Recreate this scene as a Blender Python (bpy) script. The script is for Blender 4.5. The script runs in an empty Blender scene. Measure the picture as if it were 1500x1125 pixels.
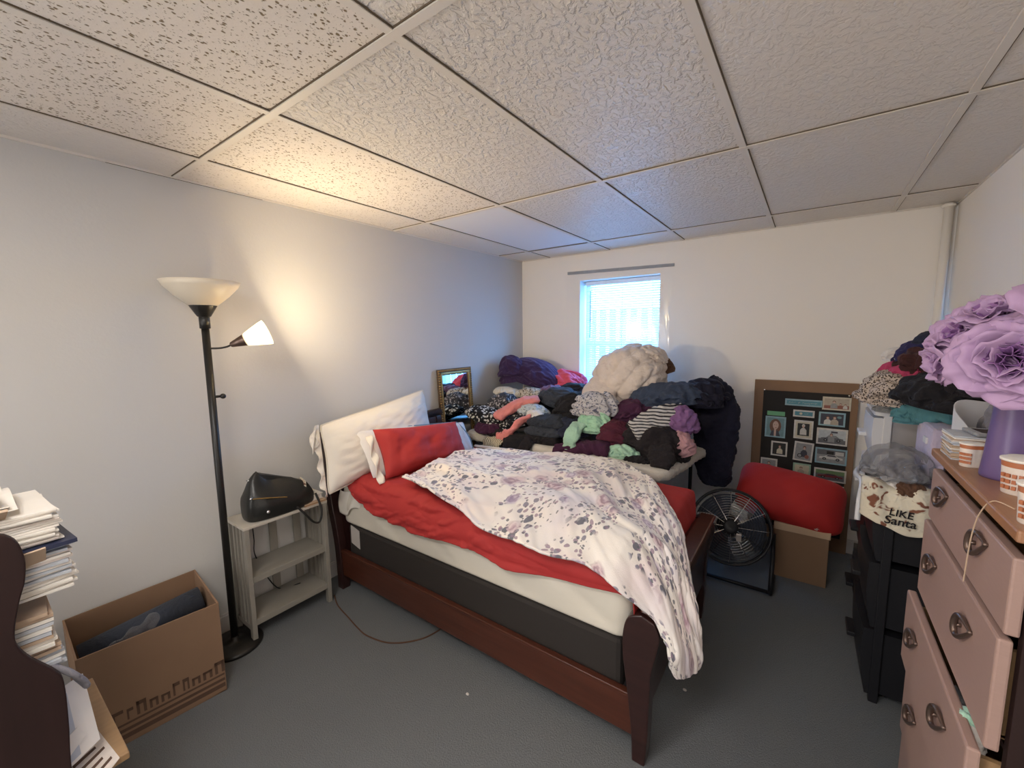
import bpy, bmesh, math, random
import numpy as np
from mathutils import Vector, Matrix, noise
PI = math.pi
S = bpy.context.scene
COL = S.collection

# ------------------------------------------------------------------ camera, world, lights, exposure
def setup_camera():
    yaw, pitch, roll = math.radians(-35.5845), math.radians(-6.6486), math.radians(-0.6552)
    f = Vector((math.sin(yaw)*math.cos(pitch), math.cos(yaw)*math.cos(pitch), math.sin(pitch)))
    r = Vector((math.cos(yaw), -math.sin(yaw), 0)); u = r.cross(f)
    r2 = r*math.cos(roll) + u*math.sin(roll); u2 = -r*math.sin(roll) + u*math.cos(roll)
    cd = bpy.data.cameras.new('camera'); cd.sensor_width = 36; cd.lens = 611.17/1500*36
    cd.clip_start = 0.03
    co = bpy.data.objects.new('camera', cd); COL.objects.link(co)
    m = Matrix((r2, u2, -f)).transposed().to_4x4(); m.translation = (2.378, 0, 1.5)
    co.matrix_world = m
    S.camera = co
setup_camera()

wd = bpy.data.worlds.new('world'); S.world = wd; wd.use_nodes = True
wb = wd.node_tree.nodes['Background']
wb.inputs[0].default_value = (0.13, 0.44, 1.0, 1); wb.inputs[1].default_value = 32.0

S.view_settings.view_transform = 'Standard'
S.view_settings.look = 'None'
S.view_settings.gamma = 1
S.view_settings.use_curve_mapping = False
S.view_settings.exposure = 0.35

def area(name, loc, rot, sx, sy, power, color):
    l = bpy.data.lights.new(name, 'AREA'); l.shape = 'RECTANGLE'; l.size = sx; l.size_y = sy
    l.energy = power; l.color = color
    o = bpy.data.objects.new(name, l); COL.objects.link(o); o.location = loc; o.rotation_euler = rot
    return o
# added fill light below the ceiling, behind the camera, standing for no known fixture
area('ceiling_fill', (1.8, -0.35, 2.20), (0, 0, 0), 1.2, 0.6, 24, (1.0, 0.95, 0.90))
# added fill light inside the front wall, turned to brighten back and right walls
area('front_fill', (1.0, -1.84, 1.25), (math.radians(90), 0, math.radians(-44)), 1.2, 1.8, 50, (1.0, 0.96, 0.92))
# daylight arriving at the window, from outside the glass
wp = area('window_daylight', (1.0, 3.80, 1.45), (math.radians(-90), 0, 0), 0.80, 1.15, 1, (1, 1, 1)); wp.data.cycles.is_portal = True

# ------------------------------------------------------------------ materials
def mat(name, col=(.8,.8,.8), rough=.6, metal=0, bump=0, bscale=60, var=0, vscale=8, sheen=0, spec=.5,
        stretch=(1,1,1), trans=0, bdist=.004, coat=0):
    m = bpy.data.materials.new(name); m.use_nodes = True
    nt = m.node_tree; N = nt.nodes; L = nt.links; b = N['Principled BSDF']
    b.inputs['Base Color'].default_value = (*col, 1); b.inputs['Roughness'].default_value = rough
    b.inputs['Metallic'].default_value = metal; b.inputs['Specular IOR Level'].default_value = spec
    if sheen: b.inputs['Sheen Weight'].default_value = sheen; b.inputs['Sheen Tint'].default_value = (*[min(1, c*2+.1) for c in col], 1)
    if coat: b.inputs['Coat Weight'].default_value = coat
    if bump or var:
        tc = N.new('ShaderNodeTexCoord'); mp = N.new('ShaderNodeMapping'); mp.inputs['Scale'].default_value = stretch
        L.new(tc.outputs['Object'], mp.inputs[0])
    if var:
        nz = N.new('ShaderNodeTexNoise'); nz.inputs['Scale'].default_value = vscale; nz.inputs['Detail'].default_value = 4
        L.new(mp.outputs[0], nz.inputs['Vector'])
        mx = N.new('ShaderNodeMix'); mx.data_type = 'RGBA'
        mx.inputs[6].default_value = (*[c*(1-var) for c in col], 1); mx.inputs[7].default_value = (*[min(1, c*(1+var)) for c in col], 1)
        L.new(nz.outputs[0], mx.inputs[0]); L.new(mx.outputs[2], b.inputs['Base Color'])
    if bump:
        n2 = N.new('ShaderNodeTexNoise'); n2.inputs['Scale'].default_value = bscale; n2.inputs['Detail'].default_value = 3
        L.new(mp.outputs[0], n2.inputs['Vector'])
        bp = N.new('ShaderNodeBump'); bp.inputs['Strength'].default_value = bump; bp.inputs['Distance'].default_value = bdist
        L.new(n2.outputs[0], bp.inputs['Height']); L.new(bp.outputs[0], b.inputs['Normal'])
    return m

class NB:  # small node builder for patterned materials
    def __init__(s, name, rough=.8, coord='Object', scale=(1,1,1), warp=0, wscale=6, sheen=0):
        s.m = bpy.data.materials.new(name); s.m.use_nodes = True
        s.nt = s.m.node_tree; s.N = s.nt.nodes; s.L = s.nt.links; s.b = s.N['Principled BSDF']
        s.b.inputs['Roughness'].default_value = rough
        s.b.inputs['Specular IOR Level'].default_value = .25
        if sheen: s.b.inputs['Sheen Weight'].default_value = sheen
        tc = s.N.new('ShaderNodeTexCoord'); mp = s.N.new('ShaderNodeMapping'); mp.inputs['Scale'].default_value = scale
        s.L.new(tc.outputs[coord], mp.inputs[0]); s.v = mp.outputs[0]
        if warp:
            nz = s.N.new('ShaderNodeTexNoise'); nz.inputs['Scale'].default_value = wscale
            s.L.new(s.v, nz.inputs['Vector'])
            ma = s.N.new('ShaderNodeVectorMath'); ma.operation = 'MULTIPLY_ADD'
            ma.inputs[1].default_value = (warp,)*3; s.L.new(nz.outputs[1], ma.inputs[0]); s.L.new(s.v, ma.inputs[2]); s.v = ma.outputs[0]
    def noise(s, scale, detail=3, vec=None):
        n = s.N.new('ShaderNodeTexNoise'); n.inputs['Scale'].default_value = scale; n.inputs['Detail'].default_value = detail
        s.L.new(vec or s.v, n.inputs['Vector']); return n.outputs[0]
    def voro(s, scale, feature='F1', rnd=1, vec=None):
        n = s.N.new('ShaderNodeTexVoronoi'); n.feature = feature; n.inputs['Scale'].default_value = scale
        n.inputs['Randomness'].default_value = rnd; s.L.new(vec or s.v, n.inputs['Vector']); return n
    def wave(s, scale, direction='X', dist=0, vec=None):
        n = s.N.new('ShaderNodeTexWave'); n.bands_direction = direction; n.inputs['Scale'].default_value = scale
        n.inputs['Distortion'].default_value = dist; s.L.new(vec or s.v, n.inputs['Vector']); return n.outputs['Fac']
    def math(s, op, a, b=None, c=None):
        n = s.N.new('ShaderNodeMath'); n.operation = op
        for i, x in enumerate((a, b, c)):
            if x is None: continue
            if isinstance(x, (int, float)): n.inputs[i].default_value = x
            else: s.L.new(x, n.inputs[i])
        return n.outputs[0]
    def ramp(s, x, lo, hi):
        n = s.N.new('ShaderNodeMapRange'); n.inputs['From Min'].default_value = lo; n.inputs['From Max'].default_value = hi
        s.L.new(x, n.inputs['Value']); return n.outputs[0]
    def mix(s, f, a, b):
        n = s.N.new('ShaderNodeMix'); n.data_type = 'RGBA'
        for i, x in ((0, f), (6, a), (7, b)):
            if isinstance(x, tuple): n.inputs[i].default_value = (*x, 1)
            elif isinstance(x, (int, float)): n.inputs[i].default_value = x
            else: s.L.new(x, n.inputs[i])
        return n.outputs[2]
    def color(s, c): s.L.new(c, s.b.inputs['Base Color'])
    def bump(s, h, strength=.4, dist=.005):
        n = s.N.new('ShaderNodeBump'); n.inputs['Strength'].default_value = strength; n.inputs['Distance'].default_value = dist
        s.L.new(h, n.inputs['Height']); s.L.new(n.outputs[0], s.b.inputs['Normal'])

MT = {}
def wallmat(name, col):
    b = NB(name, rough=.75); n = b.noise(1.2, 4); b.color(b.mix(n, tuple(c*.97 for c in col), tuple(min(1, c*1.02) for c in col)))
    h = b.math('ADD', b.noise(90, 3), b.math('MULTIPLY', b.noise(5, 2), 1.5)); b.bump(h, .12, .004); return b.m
MT['wall'] = wallmat('wall_paint_darkened', (.60, .585, .565))  # same paint as back and right walls, darker to paint in weaker light
MT['wall_back'] = wallmat('wall_paint_lightened', (.88, .84, .79))  # same paint, lightened so back and right walls look more brightly lit
def carpet():
    b = NB('carpet', rough=.95); n = b.noise(420, 2); n2 = b.noise(2.5, 4)
    c = b.mix(n, (.08, .086, .092), (.27, .285, .295)); c = b.mix(b.math('MULTIPLY', n2, .35), c, (.17, .18, .19)); b.color(c)
    b.bump(b.math('ADD', n, b.noise(150, 2)), .8, .006); return b.m
MT['carpet'] = carpet()
def tile_fissured(name, amt):
    b = NB(name, rough=.9, scale=(1, .75, 1), warp=.010, wscale=60)
    v = b.voro(78); holes = b.ramp(v.outputs['Distance'], .30, .20); keep = b.math('GREATER_THAN', b.noise(30, 2), .43)
    v2 = b.voro(170); small = b.ramp(v2.outputs['Distance'], .27, .2); keep2 = b.math('GREATER_THAN', b.noise(60, 2), .50)
    h = b.math('MAXIMUM', b.math('MULTIPLY', holes, keep), b.math('MULTIPLY', b.math('MULTIPLY', small, keep2), .8))
    h = b.math('MULTIPLY', h, amt)
    b.color(b.mix(h, (.74, .68, .62), (.22, .165, .105)))
    b.bump(b.math('SUBTRACT', b.math('MULTIPLY', b.noise(160, 2), .25), h), .55, .004); return b.m
def tile_stucco(name, amt, col=(.74, .69, .64)):
    b = NB(name, rough=.40, scale=(1, .7, 1), warp=.03, wscale=25)
    n = b.noise(62, 3); r = b.ramp(n, .45, .58); n2 = b.noise(130, 2)
    b.color(b.mix(b.noise(2, 3), tuple(c*.95 for c in col), col)); b.b.inputs['Specular IOR Level'].default_value = .4
    b.bump(b.math('ADD', r, b.math('MULTIPLY', n2, .4)), amt, .006); return b.m
MT['tileA'] = tile_fissured('tile_fissured', 1.0)
MT['tileA2'] = tile_fissured('tile_fissured_faint', .45)
MT['tileB'] = tile_stucco('tile_stucco', .7)
MT['tileB2'] = tile_stucco('tile_stucco_faint', .35)
MT['tileP'] = mat('tile_plain_white', (.72, .72, .74), .6)
MT['tee'] = mat('ceiling_grid_paint', (.70, .65, .59), .5)
MT['gap'] = mat('grid_shadow_gap', (.12, .09, .06), .9)
MT['white'] = mat('white_paint', (.75, .75, .75), .5)
MT['base'] = mat('baseboard_paint', (.66, .63, .60), .5)
MT['wood'] = mat('mahogany', (.028, .010, .009), .32, var=.55, vscale=3, stretch=(1, 14, 14), coat=.3)
MT['woodX'] = mat('mahogany_rail', (.070, .020, .011), .3, var=.5, vscale=3, stretch=(1, 16, 16), coat=.3)
MT['woodD'] = mat('dark_walnut', (.022, .009, .008), .6, spec=.3, var=.4, vscale=3, stretch=(12, 12, 1))
MT['woodL'] = mat('tan_wood', (.36, .22, .11), .5, var=.25, vscale=4, stretch=(14, 2, 14))
MT['topwood'] = mat('dresser_top_wood', (.33, .16, .08), .35, var=.3, vscale=4, stretch=(14, 1.5, 14))
MT['drawer'] = mat('drawer_laminate', (.36, .235, .20), .45, var=.06, vscale=30, stretch=(1, 1, 8))
MT['bronze'] = mat('bronze', (.16, .11, .09), .35, metal=.7)
MT['black'] = mat('black_enamel', (.012, .011, .010), .38)
MT['blackp'] = mat('black_plastic', (.012, .012, .015), .45, spec=.3)
MT['greyp'] = mat('grey_paint', (.27, .25, .215), .6, var=.08, vscale=10)
MT['shelftop'] = mat('shelf_top_paint', (.52, .48, .42), .6)
MT['leather'] = mat('black_leather', (.016, .016, .015), .33, bump=.25, bscale=90)
MT['card'] = mat('cardboard', (.25, .15, .09), .8, var=.1, vscale=6)
MT['cardL'] = mat('cardboard_light', (.50, .36, .25), .8, var=.08, vscale=6)
MT['ink'] = mat('box_ink', (.10, .055, .035), .8)
MT['chrome'] = mat('chrome', (.75, .75, .76), .15, metal=1)
MT['gold'] = mat('gilt', (.42, .26, .09), .35, metal=.75, var=.4, vscale=40)
MT['golddark'] = mat('gilt_dark', (.10, .06, .03), .45, metal=.3)
MT['mirror'] = mat('mirror_glass', (.86, .88, .88), .02, metal=1)
MT['cream'] = mat('frosted_glass_cream', (.72, .64, .52), .4)
MT['paper'] = mat('paper', (.80, .75, .68), .7, var=.05, vscale=20)
MT['paperB'] = mat('paper_bluish', (.50, .52, .56), .7, var=.2, vscale=25)
MT['kraft'] = mat('kraft_paper', (.52, .38, .27), .75, var=.08)
MT['navyc'] = mat('binder_navy', (.02, .025, .06), .4)
MT['purple'] = mat('purple_ceramic', (.125, .08, .21), .4)
MT['pvc'] = mat('white_plastic', (.64, .64, .66), .4)
MT['pvcG'] = mat('grey_clear_plastic', (.40, .38, .38), .35)
MT['dark'] = mat('dark_shadow_cloth', (.03, .03, .035), .8)
MT['red'] = mat('red_cotton', (.36, .020, .020), .75, var=.08, vscale=20, sheen=.25, bump=.1, bscale=500)
MT['red2'] = mat('red_cushion_cloth', (.36, .012, .012), .75, sheen=.25, bump=.1, bscale=400)
MT['ivory'] = mat('ivory_ticking', (.68, .63, .54), .7, bump=.15, bscale=40, var=.04)
MT['cotton'] = mat('white_cotton', (.78, .73, .66), .75, bump=.1, bscale=30)
MT['whitec'] = mat('white_cotton_cool', (.72, .70, .70), .75)
MT['bluepipe'] = mat('blue_piping', (.16, .25, .34), .7)
MT['boxsp'] = mat('box_spring_cloth', (.022, .017, .015), .85, bump=.2, bscale=300)
MT['label'] = mat('label_paper', (.50, .46, .43), .7)
MT['orange'] = mat('orange_plastic', (.42, .14, .06), .5)
MT['tubwhite'] = mat('tub_paper', (.70, .62, .56), .5, var=.25, vscale=45)
MT['teal'] = mat('teal_card', (.10, .28, .34), .6)
MT['green'] = mat('green_card', (.16, .42, .22), .6)
MT['boardb'] = mat('board_black', (.018, .015, .014), .8, var=.3, vscale=20)
MT['lilac'] = mat('lilac_petal', (.46, .30, .49), .7, var=.12, vscale=25, sheen=.2)
MT['lilacd'] = mat('lilac_petal_deep', (.29, .14, .34), .7, var=.2, vscale=25)
MT['stem'] = mat('stem_green', (.07, .12, .05), .6)
MT['fence'] = mat('fence_paint', (.10, .10, .11), .7)
MT['ground'] = mat('outside_ground', (.25, .27, .25), .9)
MT['siding'] = mat('outside_wall', (.45, .55, .62), .8)

def translucent(name, col, fac, rough=.4, transp=0.0):
    m = bpy.data.materials.new(name); m.use_nodes = True; nt = m.node_tree; N = nt.nodes; L = nt.links
    b = N['Principled BSDF']; b.inputs['Base Color'].default_value = (*col, 1); b.inputs['Roughness'].default_value = rough
    t = N.new('ShaderNodeBsdfTranslucent'); t.inputs[0].default_value = (*col, 1)
    mx = N.new('ShaderNodeMixShader'); mx.inputs[0].default_value = fac
    L.new(b.outputs[0], mx.inputs[1]); L.new(t.outputs[0], mx.inputs[2]); out = mx.outputs[0]
    if transp:
        tr = N.new('ShaderNodeBsdfTransparent'); m2 = N.new('ShaderNodeMixShader'); m2.inputs[0].default_value = transp
        L.new(out, m2.inputs[1]); L.new(tr.outputs[0], m2.inputs[2]); out = m2.outputs[0]
    L.new(out, N['Material Output'].inputs[0]); return m
def clear(name, fac=.9, rough=.08, tint=(1,1,1), gl=(1,1,1)):
    m = bpy.data.materials.new(name); m.use_nodes = True; nt = m.node_tree; N = nt.nodes; L = nt.links
    N.remove(N['Principled BSDF'])
    tr = N.new('ShaderNodeBsdfTransparent'); tr.inputs[0].default_value = (*tint, 1)
    g = N.new('ShaderNodeBsdfGlossy'); g.inputs['Roughness'].default_value = rough; g.inputs[0].default_value = (*gl, 1)
    mx = N.new('ShaderNodeMixShader'); mx.inputs[0].default_value = fac
    L.new(g.outputs[0], mx.inputs[1]); L.new(tr.outputs[0], mx.inputs[2]); L.new(mx.outputs[0], N['Material Output'].inputs[0]); return m
MT['blind'] = translucent('blind_slat', (.78, .84, .90), .35)
MT['glass'] = clear('window_glass', .93, .02)
MT['film'] = clear('plastic_film', .972, .16)
MT['bagclear'] = translucent('clear_bag', (.30, .30, .32), .12, .10, .58)
MT['shadeglass'] = translucent('lamp_glass', (.95, .86, .62), .5, .3, .4)
_b = MT['shadeglass'].node_tree.nodes['Principled BSDF']; _b.inputs['Emission Color'].default_value = (1, .86, .55, 1); _b.inputs['Emission Strength'].default_value = 1.6
def emis(name, col, st):
    m = bpy.data.materials.new(name); m.use_nodes = True; b = m.node_tree.nodes['Principled BSDF']
    b.inputs['Base Color'].default_value = (*col, 1); b.inputs['Emission Color'].default_value = (*col, 1); b.inputs['Emission Strength'].default_value = st; return m
MT['bulb'] = emis('bulb', (1.0, .84, .55), 14)

# ---- printed cloths
def floral():
    b = NB('floral_fleece', rough=.95, coord='UV', warp=.035, wscale=16, sheen=.4)
    base = b.mix(b.ramp(b.noise(3.2, 2), .45, .75), (.80, .755, .71), (.72, .60, .60))
    base = b.mix(b.ramp(b.noise(2.3, 2), .5, .72), base, (.66, .62, .70))
    def cells(scale): 
        n = b.voro(scale, 'F1', 1); c = b.N.new('ShaderNodeSeparateColor'); b.L.new(n.outputs['Color'], c.inputs[0]); return n.outputs['Distance'], c.outputs
    clus = b.ramp(b.noise(4.2, 2), .40, .52)
    for sc, r, th, dark, k in ((17, .36, .52, (.07, .075, .115), .9), (25, .36, .45, (.17, .16, .23), .85), (34, .36, .40, (.26, .17, .24), .8), (46, .34, .45, (.10, .11, .13), .85)):
        d, c = cells(sc); m = b.math('MULTIPLY', b.ramp(d, r, r-.05), b.math('GREATER_THAN', c[0], th)); m = b.math('MULTIPLY', m, b.ramp(clus, .15, .5))
        base = b.mix(b.math('MULTIPLY', m, k), base, dark)
    for sc, r, th, c1, c2 in ((5.4, .40, .35, (.60, .46, .50), (.27, .14, .20)), (7.3, .38, .45, (.56, .48, .58), (.30, .21, .33))):
        d, c = cells(sc)
        big = b.math('MULTIPLY', b.ramp(d, r, r-.09), b.math('GREATER_THAN', c[2], th))
        rings = b.math('MULTIPLY_ADD', b.math('SINE', b.math('MULTIPLY_ADD', b.noise(30, 2), 8.0, b.math('MULTIPLY', d, 62.0))), .5, .5)
        rose = b.mix(rings, c1, c2); rose = b.mix(b.ramp(d, .14, .0), rose, (.19, .08, .13))
        base = b.mix(b.math('MULTIPLY', big, .85), base, rose)
    b.color(base); b.bump(b.noise(260, 2), .25, .003); return b.m
MT['floral'] = floral()
def blobs_print(name, bg, fg, scale, lo, hi, warp=.05):
    b = NB(name, rough=.9, warp=warp, wscale=18); v = b.voro(scale)
    f = b.ramp(v.outputs['Distance'], hi, lo); b.color(b.mix(f, bg, fg)); b.bump(b.math('ABSOLUTE', b.math('SUBTRACT', b.noise(22, 2), .5)), .6, .02); return b.m
MT['pr_floralbw'] = blobs_print('black_floral_print', (.012, .012, .015), (.55, .54, .52), 34, .30, .44)
MT['pr_floralbw2'] = blobs_print('grey_floral_print', (.05, .05, .06), (.42, .40, .42), 44, .25, .45)
MT['pr_paisley'] = blobs_print('white_paisley_print', (.50, .49, .52), (.09, .10, .16), 52, .30, .46, .09)
MT['pr_leopard'] = blobs_print('leopard_print', (.50, .42, .36), (.045, .03, .025), 125, .36, .52, .02)
MT['pr_leopard2'] = blobs_print('tan_leopard_print', (.55, .48, .38), (.10, .07, .05), 60, .34, .48)
MT['pr_xmas'] = blobs_print('christmas_print', (.66, .60, .48), (.20, .08, .05), 24, .22, .34, .12)
def stripes(name, a, c, scale, d='X', dist=1.5, thr=.5):
    b = NB(name, rough=.9, warp=.05, wscale=5); w = b.wave(scale, d, dist); f = b.ramp(w, thr-.06, thr+.06); b.color(b.mix(f, a, c)); return b.m
MT['pr_band'] = stripes('banded_knit', (.03, .03, .04), (.50, .49, .49), 16, 'Z', .5, .35)
MT['pr_lines'] = stripes('cream_line_print', (.13, .11, .07), (.62, .56, .43), 22, 'X', 3, .35)
MT['pr_mint'] = blobs_print('mint_print', (.36, .60, .44), (.20, .42, .30), 40, .12, .24, .06)
MT['pr_plaid'] = blobs_print('blue_grey_print', (.48, .54, .58), (.10, .12, .14), 38, .16, .34, .1)
def cl(n, c, sheen=.3):
    b = NB(n, rough=.9, warp=.06, wscale=9, sheen=sheen)
    b.b.inputs['Sheen Tint'].default_value = (*[min(1, x*2+.1) for x in c], 1)
    nz = b.noise(14, 2); b.color(b.mix(nz, tuple(x*.85 for x in c), tuple(min(1, x*1.15) for x in c)))
    w = b.math('ABSOLUTE', b.math('SUBTRACT', b.noise(24, 2), .5)); h = b.math('ADD', b.math('MULTIPLY', w, 2.0), b.math('MULTIPLY', b.noise(300, 1), .12))
    b.bump(h, .55, .012); MT[n] = b.m
cl('c_purplefur', (.040, .020, .065), sheen=.8); cl('c_hotpink', (.70, .10, .16)); cl('c_cream', (.66, .60, .50))
cl('c_salmon', (.72, .25, .23)); cl('c_slate', (.028, .033, .046)); cl('c_slate2', (.038, .044, .060)); cl('c_navy', (.022, .026, .048))
cl('c_black', (.013, .012, .015)); cl('c_black2', (.017, .014, .017)); cl('c_plum', (.055, .016, .045)); cl('c_wine', (.075, .014, .030))
cl('c_denim', (.040, .055, .095)); cl('c_violet', (.20, .10, .24)); cl('c_mauve', (.42, .24, .27)); cl('c_mint', (.36, .58, .45))
cl('c_navyruffle', (.012, .012, .026)); cl('c_comfort', (.66, .58, .53), sheen=.1); cl('c_brown', (.10, .05, .03)); cl('c_dustpurple', (.16, .09, .15))
cl('c_teal', (.085, .22, .25)); cl('c_rasp', (.42, .05, .12)); cl('c_indigo', (.028, .025, .085)); cl('c_darkbrown', (.05, .018, .018))
cl('c_white', (.70, .66, .62)); cl('c_lavender', (.50, .43, .56)); cl('c_grey', (.25, .25, .26)); cl('c_board', (.60, .57, .52), sheen=.05)
cl('c_greyfold', (.20, .19, .21)); cl('c_maroon', (.09, .010, .025)); cl('c_greyplastic', (.34, .35, .37), sheen=0)

# ------------------------------------------------------------------ mesh helpers
WL = {}
def V(*a): return Vector(a)
class MB:
    def __init__(s): s.v = []; s.f = []; s.mi = []; s.cur = 0; s.uv = None
    def add(s, vs, fs):
        o = len(s.v); s.v += [tuple(v) for v in vs]; s.f += [tuple(i+o for i in f) for f in fs]; s.mi += [s.cur]*len(fs); return s
    def box(s, a, b, rot=None, c=None):
        x0, y0, z0 = a; x1, y1, z1 = b
        vs = [V(x, y, z) for z in (z0, z1) for y in (y0, y1) for x in (x0, x1)]
        if rot is not None:
            c = V(*c) if c else (V(*a)+V(*b))/2; vs = [rot @ (v-c) + c for v in vs]
        return s.add(vs, [(0,2,3,1), (4,5,7,6), (0,1,5,4), (2,6,7,3), (0,4,6,2), (1,3,7,5)])
    def tube(s, pts, r, n=10, caps=True, closed=False):
        pts = [V(*p) for p in pts]; m = len(pts); rs = r if isinstance(r, (list, tuple)) else [r]*m
        vs = []; fs = []; up = None
        for i, p in enumerate(pts):
            t = (pts[(i+1) % m]-pts[i-1]) if closed else (pts[min(i+1, m-1)]-pts[max(i-1, 0)])
            t.normalize()
            if up is None: up = V(0,0,1) if abs(t.z) < .9 else V(1,0,0)
            a = t.cross(up)
            if a.length < 1e-5: a = t.orthogonal()
            a.normalize(); b = a.cross(t); up = b
            for k in range(n):
                q = 2*PI*k/n; vs.append(p + (a*math.cos(q) + b*math.sin(q))*rs[i])
        for i in range(m if closed else m-1):
            for k in range(n):
                j = (i+1) % m; fs.append((i*n+k, i*n+(k+1) % n, j*n+(k+1) % n, j*n+k))
        if caps and not closed: fs += [tuple(range(n))[::-1], tuple((m-1)*n+k for k in range(n))]
        return s.add(vs, fs)
    def lathe(s, prof, n=32, c=(0,0,0), axis=None):
        q = V(0,0,1).rotation_difference(V(*axis).normalized()).to_matrix() if axis else Matrix.Identity(3)
        c = V(*c); vs = []; fs = []
        for (r, z) in prof:
            for k in range(n):
                a = 2*PI*k/n; vs.append(c + q @ V(r*math.cos(a), r*math.sin(a), z))
        for i in range(len(prof)-1):
            for k in range(n): fs.append((i*n+k, i*n+(k+1) % n, (i+1)*n+(k+1) % n, (i+1)*n+k))
        fs += [tuple(range(n))[::-1], tuple((len(prof)-1)*n+k for k in range(n))]
        return s.add(vs, fs)
    def prism(s, poly, axis, a, b):  # poly of 2D points extruded along axis 'x','y','z'
        def p3(p, t): return {'x': V(t, p[0], p[1]), 'y': V(p[0], t, p[1]), 'z': V(p[0], p[1], t)}[axis]
        n = len(poly); vs = [p3(p, a) for p in poly] + [p3(p, b) for p in poly]
        return s.add(vs, [tuple(range(n)), tuple(range(2*n-1, n-1, -1))] + [(i, (i+1) % n, n+(i+1) % n, n+i) for i in range(n)])
    def grid(s, G, closed_v=False):
        nr = len(G); nc = len(G[0]); fs = []
        for i in range(nr-1):
            for j in range(nc if closed_v else nc-1):
                k = (j+1) % nc; fs.append((i*nc+j, i*nc+k, (i+1)*nc+k, (i+1)*nc+j))
        return s.add([p for row in G for p in row], fs)
    def sphere(s, c, r, nu=12, nv=8):
        c = V(*c); prof = []
        vs = [c+V(0,0,-r)]; fs = []
        for i in range(1, nv):
            t = -PI/2+PI*i/nv
            for k in range(nu): a = 2*PI*k/nu; vs.append(c+V(r*math.cos(t)*math.cos(a), r*math.cos(t)*math.sin(a), r*math.sin(t)))
        vs.append(c+V(0,0,r)); L = len(vs)-1
        for k in range(nu):
            fs.append((0, 1+(k+1) % nu, 1+k)); fs.append((L, L-nu+k, L-nu+(k+1) % nu))
        for i in range(nv-2):
            for k in range(nu): fs.append((1+i*nu+k, 1+i*nu+(k+1) % nu, 1+(i+1)*nu+(k+1) % nu, 1+(i+1)*nu+k))
        return s.add(vs, fs)
    def build(s, name, m, parent=None, smooth=False, bevel=0, uv=None, solid=0, origin=None):
        me = bpy.data.meshes.new(name)
        if parent is not None: off = WL[parent]
        elif origin is not None: off = V(*origin)
        else:
            A = np.array(s.v); off = V(float((A[:,0].min()+A[:,0].max())/2), float((A[:,1].min()+A[:,1].max())/2), float(A[:,2].min()))
        me.from_pydata([(v[0]-off.x, v[1]-off.y, v[2]-off.z) for v in s.v], [], s.f)
        ms = m if isinstance(m, (list, tuple)) else [m]
        for x in ms: me.materials.append(MT[x])
        if len(ms) > 1: me.polygons.foreach_set('material_index', s.mi)
        bm = bmesh.new(); bm.from_mesh(me); bmesh.ops.recalc_face_normals(bm, faces=bm.faces); bm.to_mesh(me); bm.free()
        if smooth: me.polygons.foreach_set('use_smooth', [True]*len(me.polygons))
        if uv is not None:
            ul = me.uv_layers.new(name='UVMap')
            for lp in me.loops: ul.data[lp.index].uv = uv[lp.vertex_index]
        me.update()
        o = bpy.data.objects.new(name, me); COL.objects.link(o)
        if parent is not None: o.parent = parent; WL[o] = WL[parent].copy()
        else: o.location = off; WL[o] = off
        if bevel:
            md = o.modifiers.new('bevel', 'BEVEL'); md.width = bevel; md.segments = 2; md.limit_method = 'ANGLE'
        if solid:
            md = o.modifiers.new('solidify', 'SOLIDIFY'); md.thickness = solid; md.offset = 0
        return o
def tag(o, label, cat, group=None, kind=None):
    o['label'] = label; o['category'] = cat
    if group: o['group'] = group
    if kind: o['kind'] = kind
    return o
def thing(name, label, cat, loc, group=None):
    o = bpy.data.objects.new(name, None); COL.objects.link(o); o.location = loc; o.empty_display_size = .05
    WL[o] = V(*loc); return tag(o, label, cat, group)
def struct(o): o['kind'] = 'structure'; return o
def RZ(d): return Matrix.Rotation(math.radians(d), 3, 'Z')
def RX(d): return Matrix.Rotation(math.radians(d), 3, 'X')
def RY(d): return Matrix.Rotation(math.radians(d), 3, 'Y')

# wrinkles: sums of warped ridges, vectorised
def ridges(P, seed, freq, n=4, direction=None, sharp=.7):
    rg = np.random.RandomState(seed); out = np.zeros(len(P)); W = np.zeros_like(P)
    for k in range(3):
        d = rg.normal(size=3); d /= np.linalg.norm(d); ph = rg.uniform(0, 6.28); W += np.outer(np.sin(P@d*freq*.6+ph), rg.normal(size=3))*(.35/freq*2)
    Q = P+W
    for k in range(n):
        if direction is not None: d = np.array(direction)+rg.normal(size=3)*.35
        else: d = rg.normal(size=3)
        d /= np.linalg.norm(d); f = freq*rg.uniform(.7, 1.6); ph = rg.uniform(0, 6.28)
        out += (1-np.abs(np.sin(Q@d*f+ph))**sharp)*rg.uniform(.5, 1)
    return out/n
def lowf(P, seed, freq, n=5):
    rg = np.random.RandomState(seed); out = np.zeros(len(P))
    for k in range(n):
        d = rg.normal(size=3); d /= np.linalg.norm(d); out += np.sin(P@d*freq*rg.uniform(.6, 1.5)+rg.uniform(0, 6.28))*rg.uniform(.5, 1)
    return out/n
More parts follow.
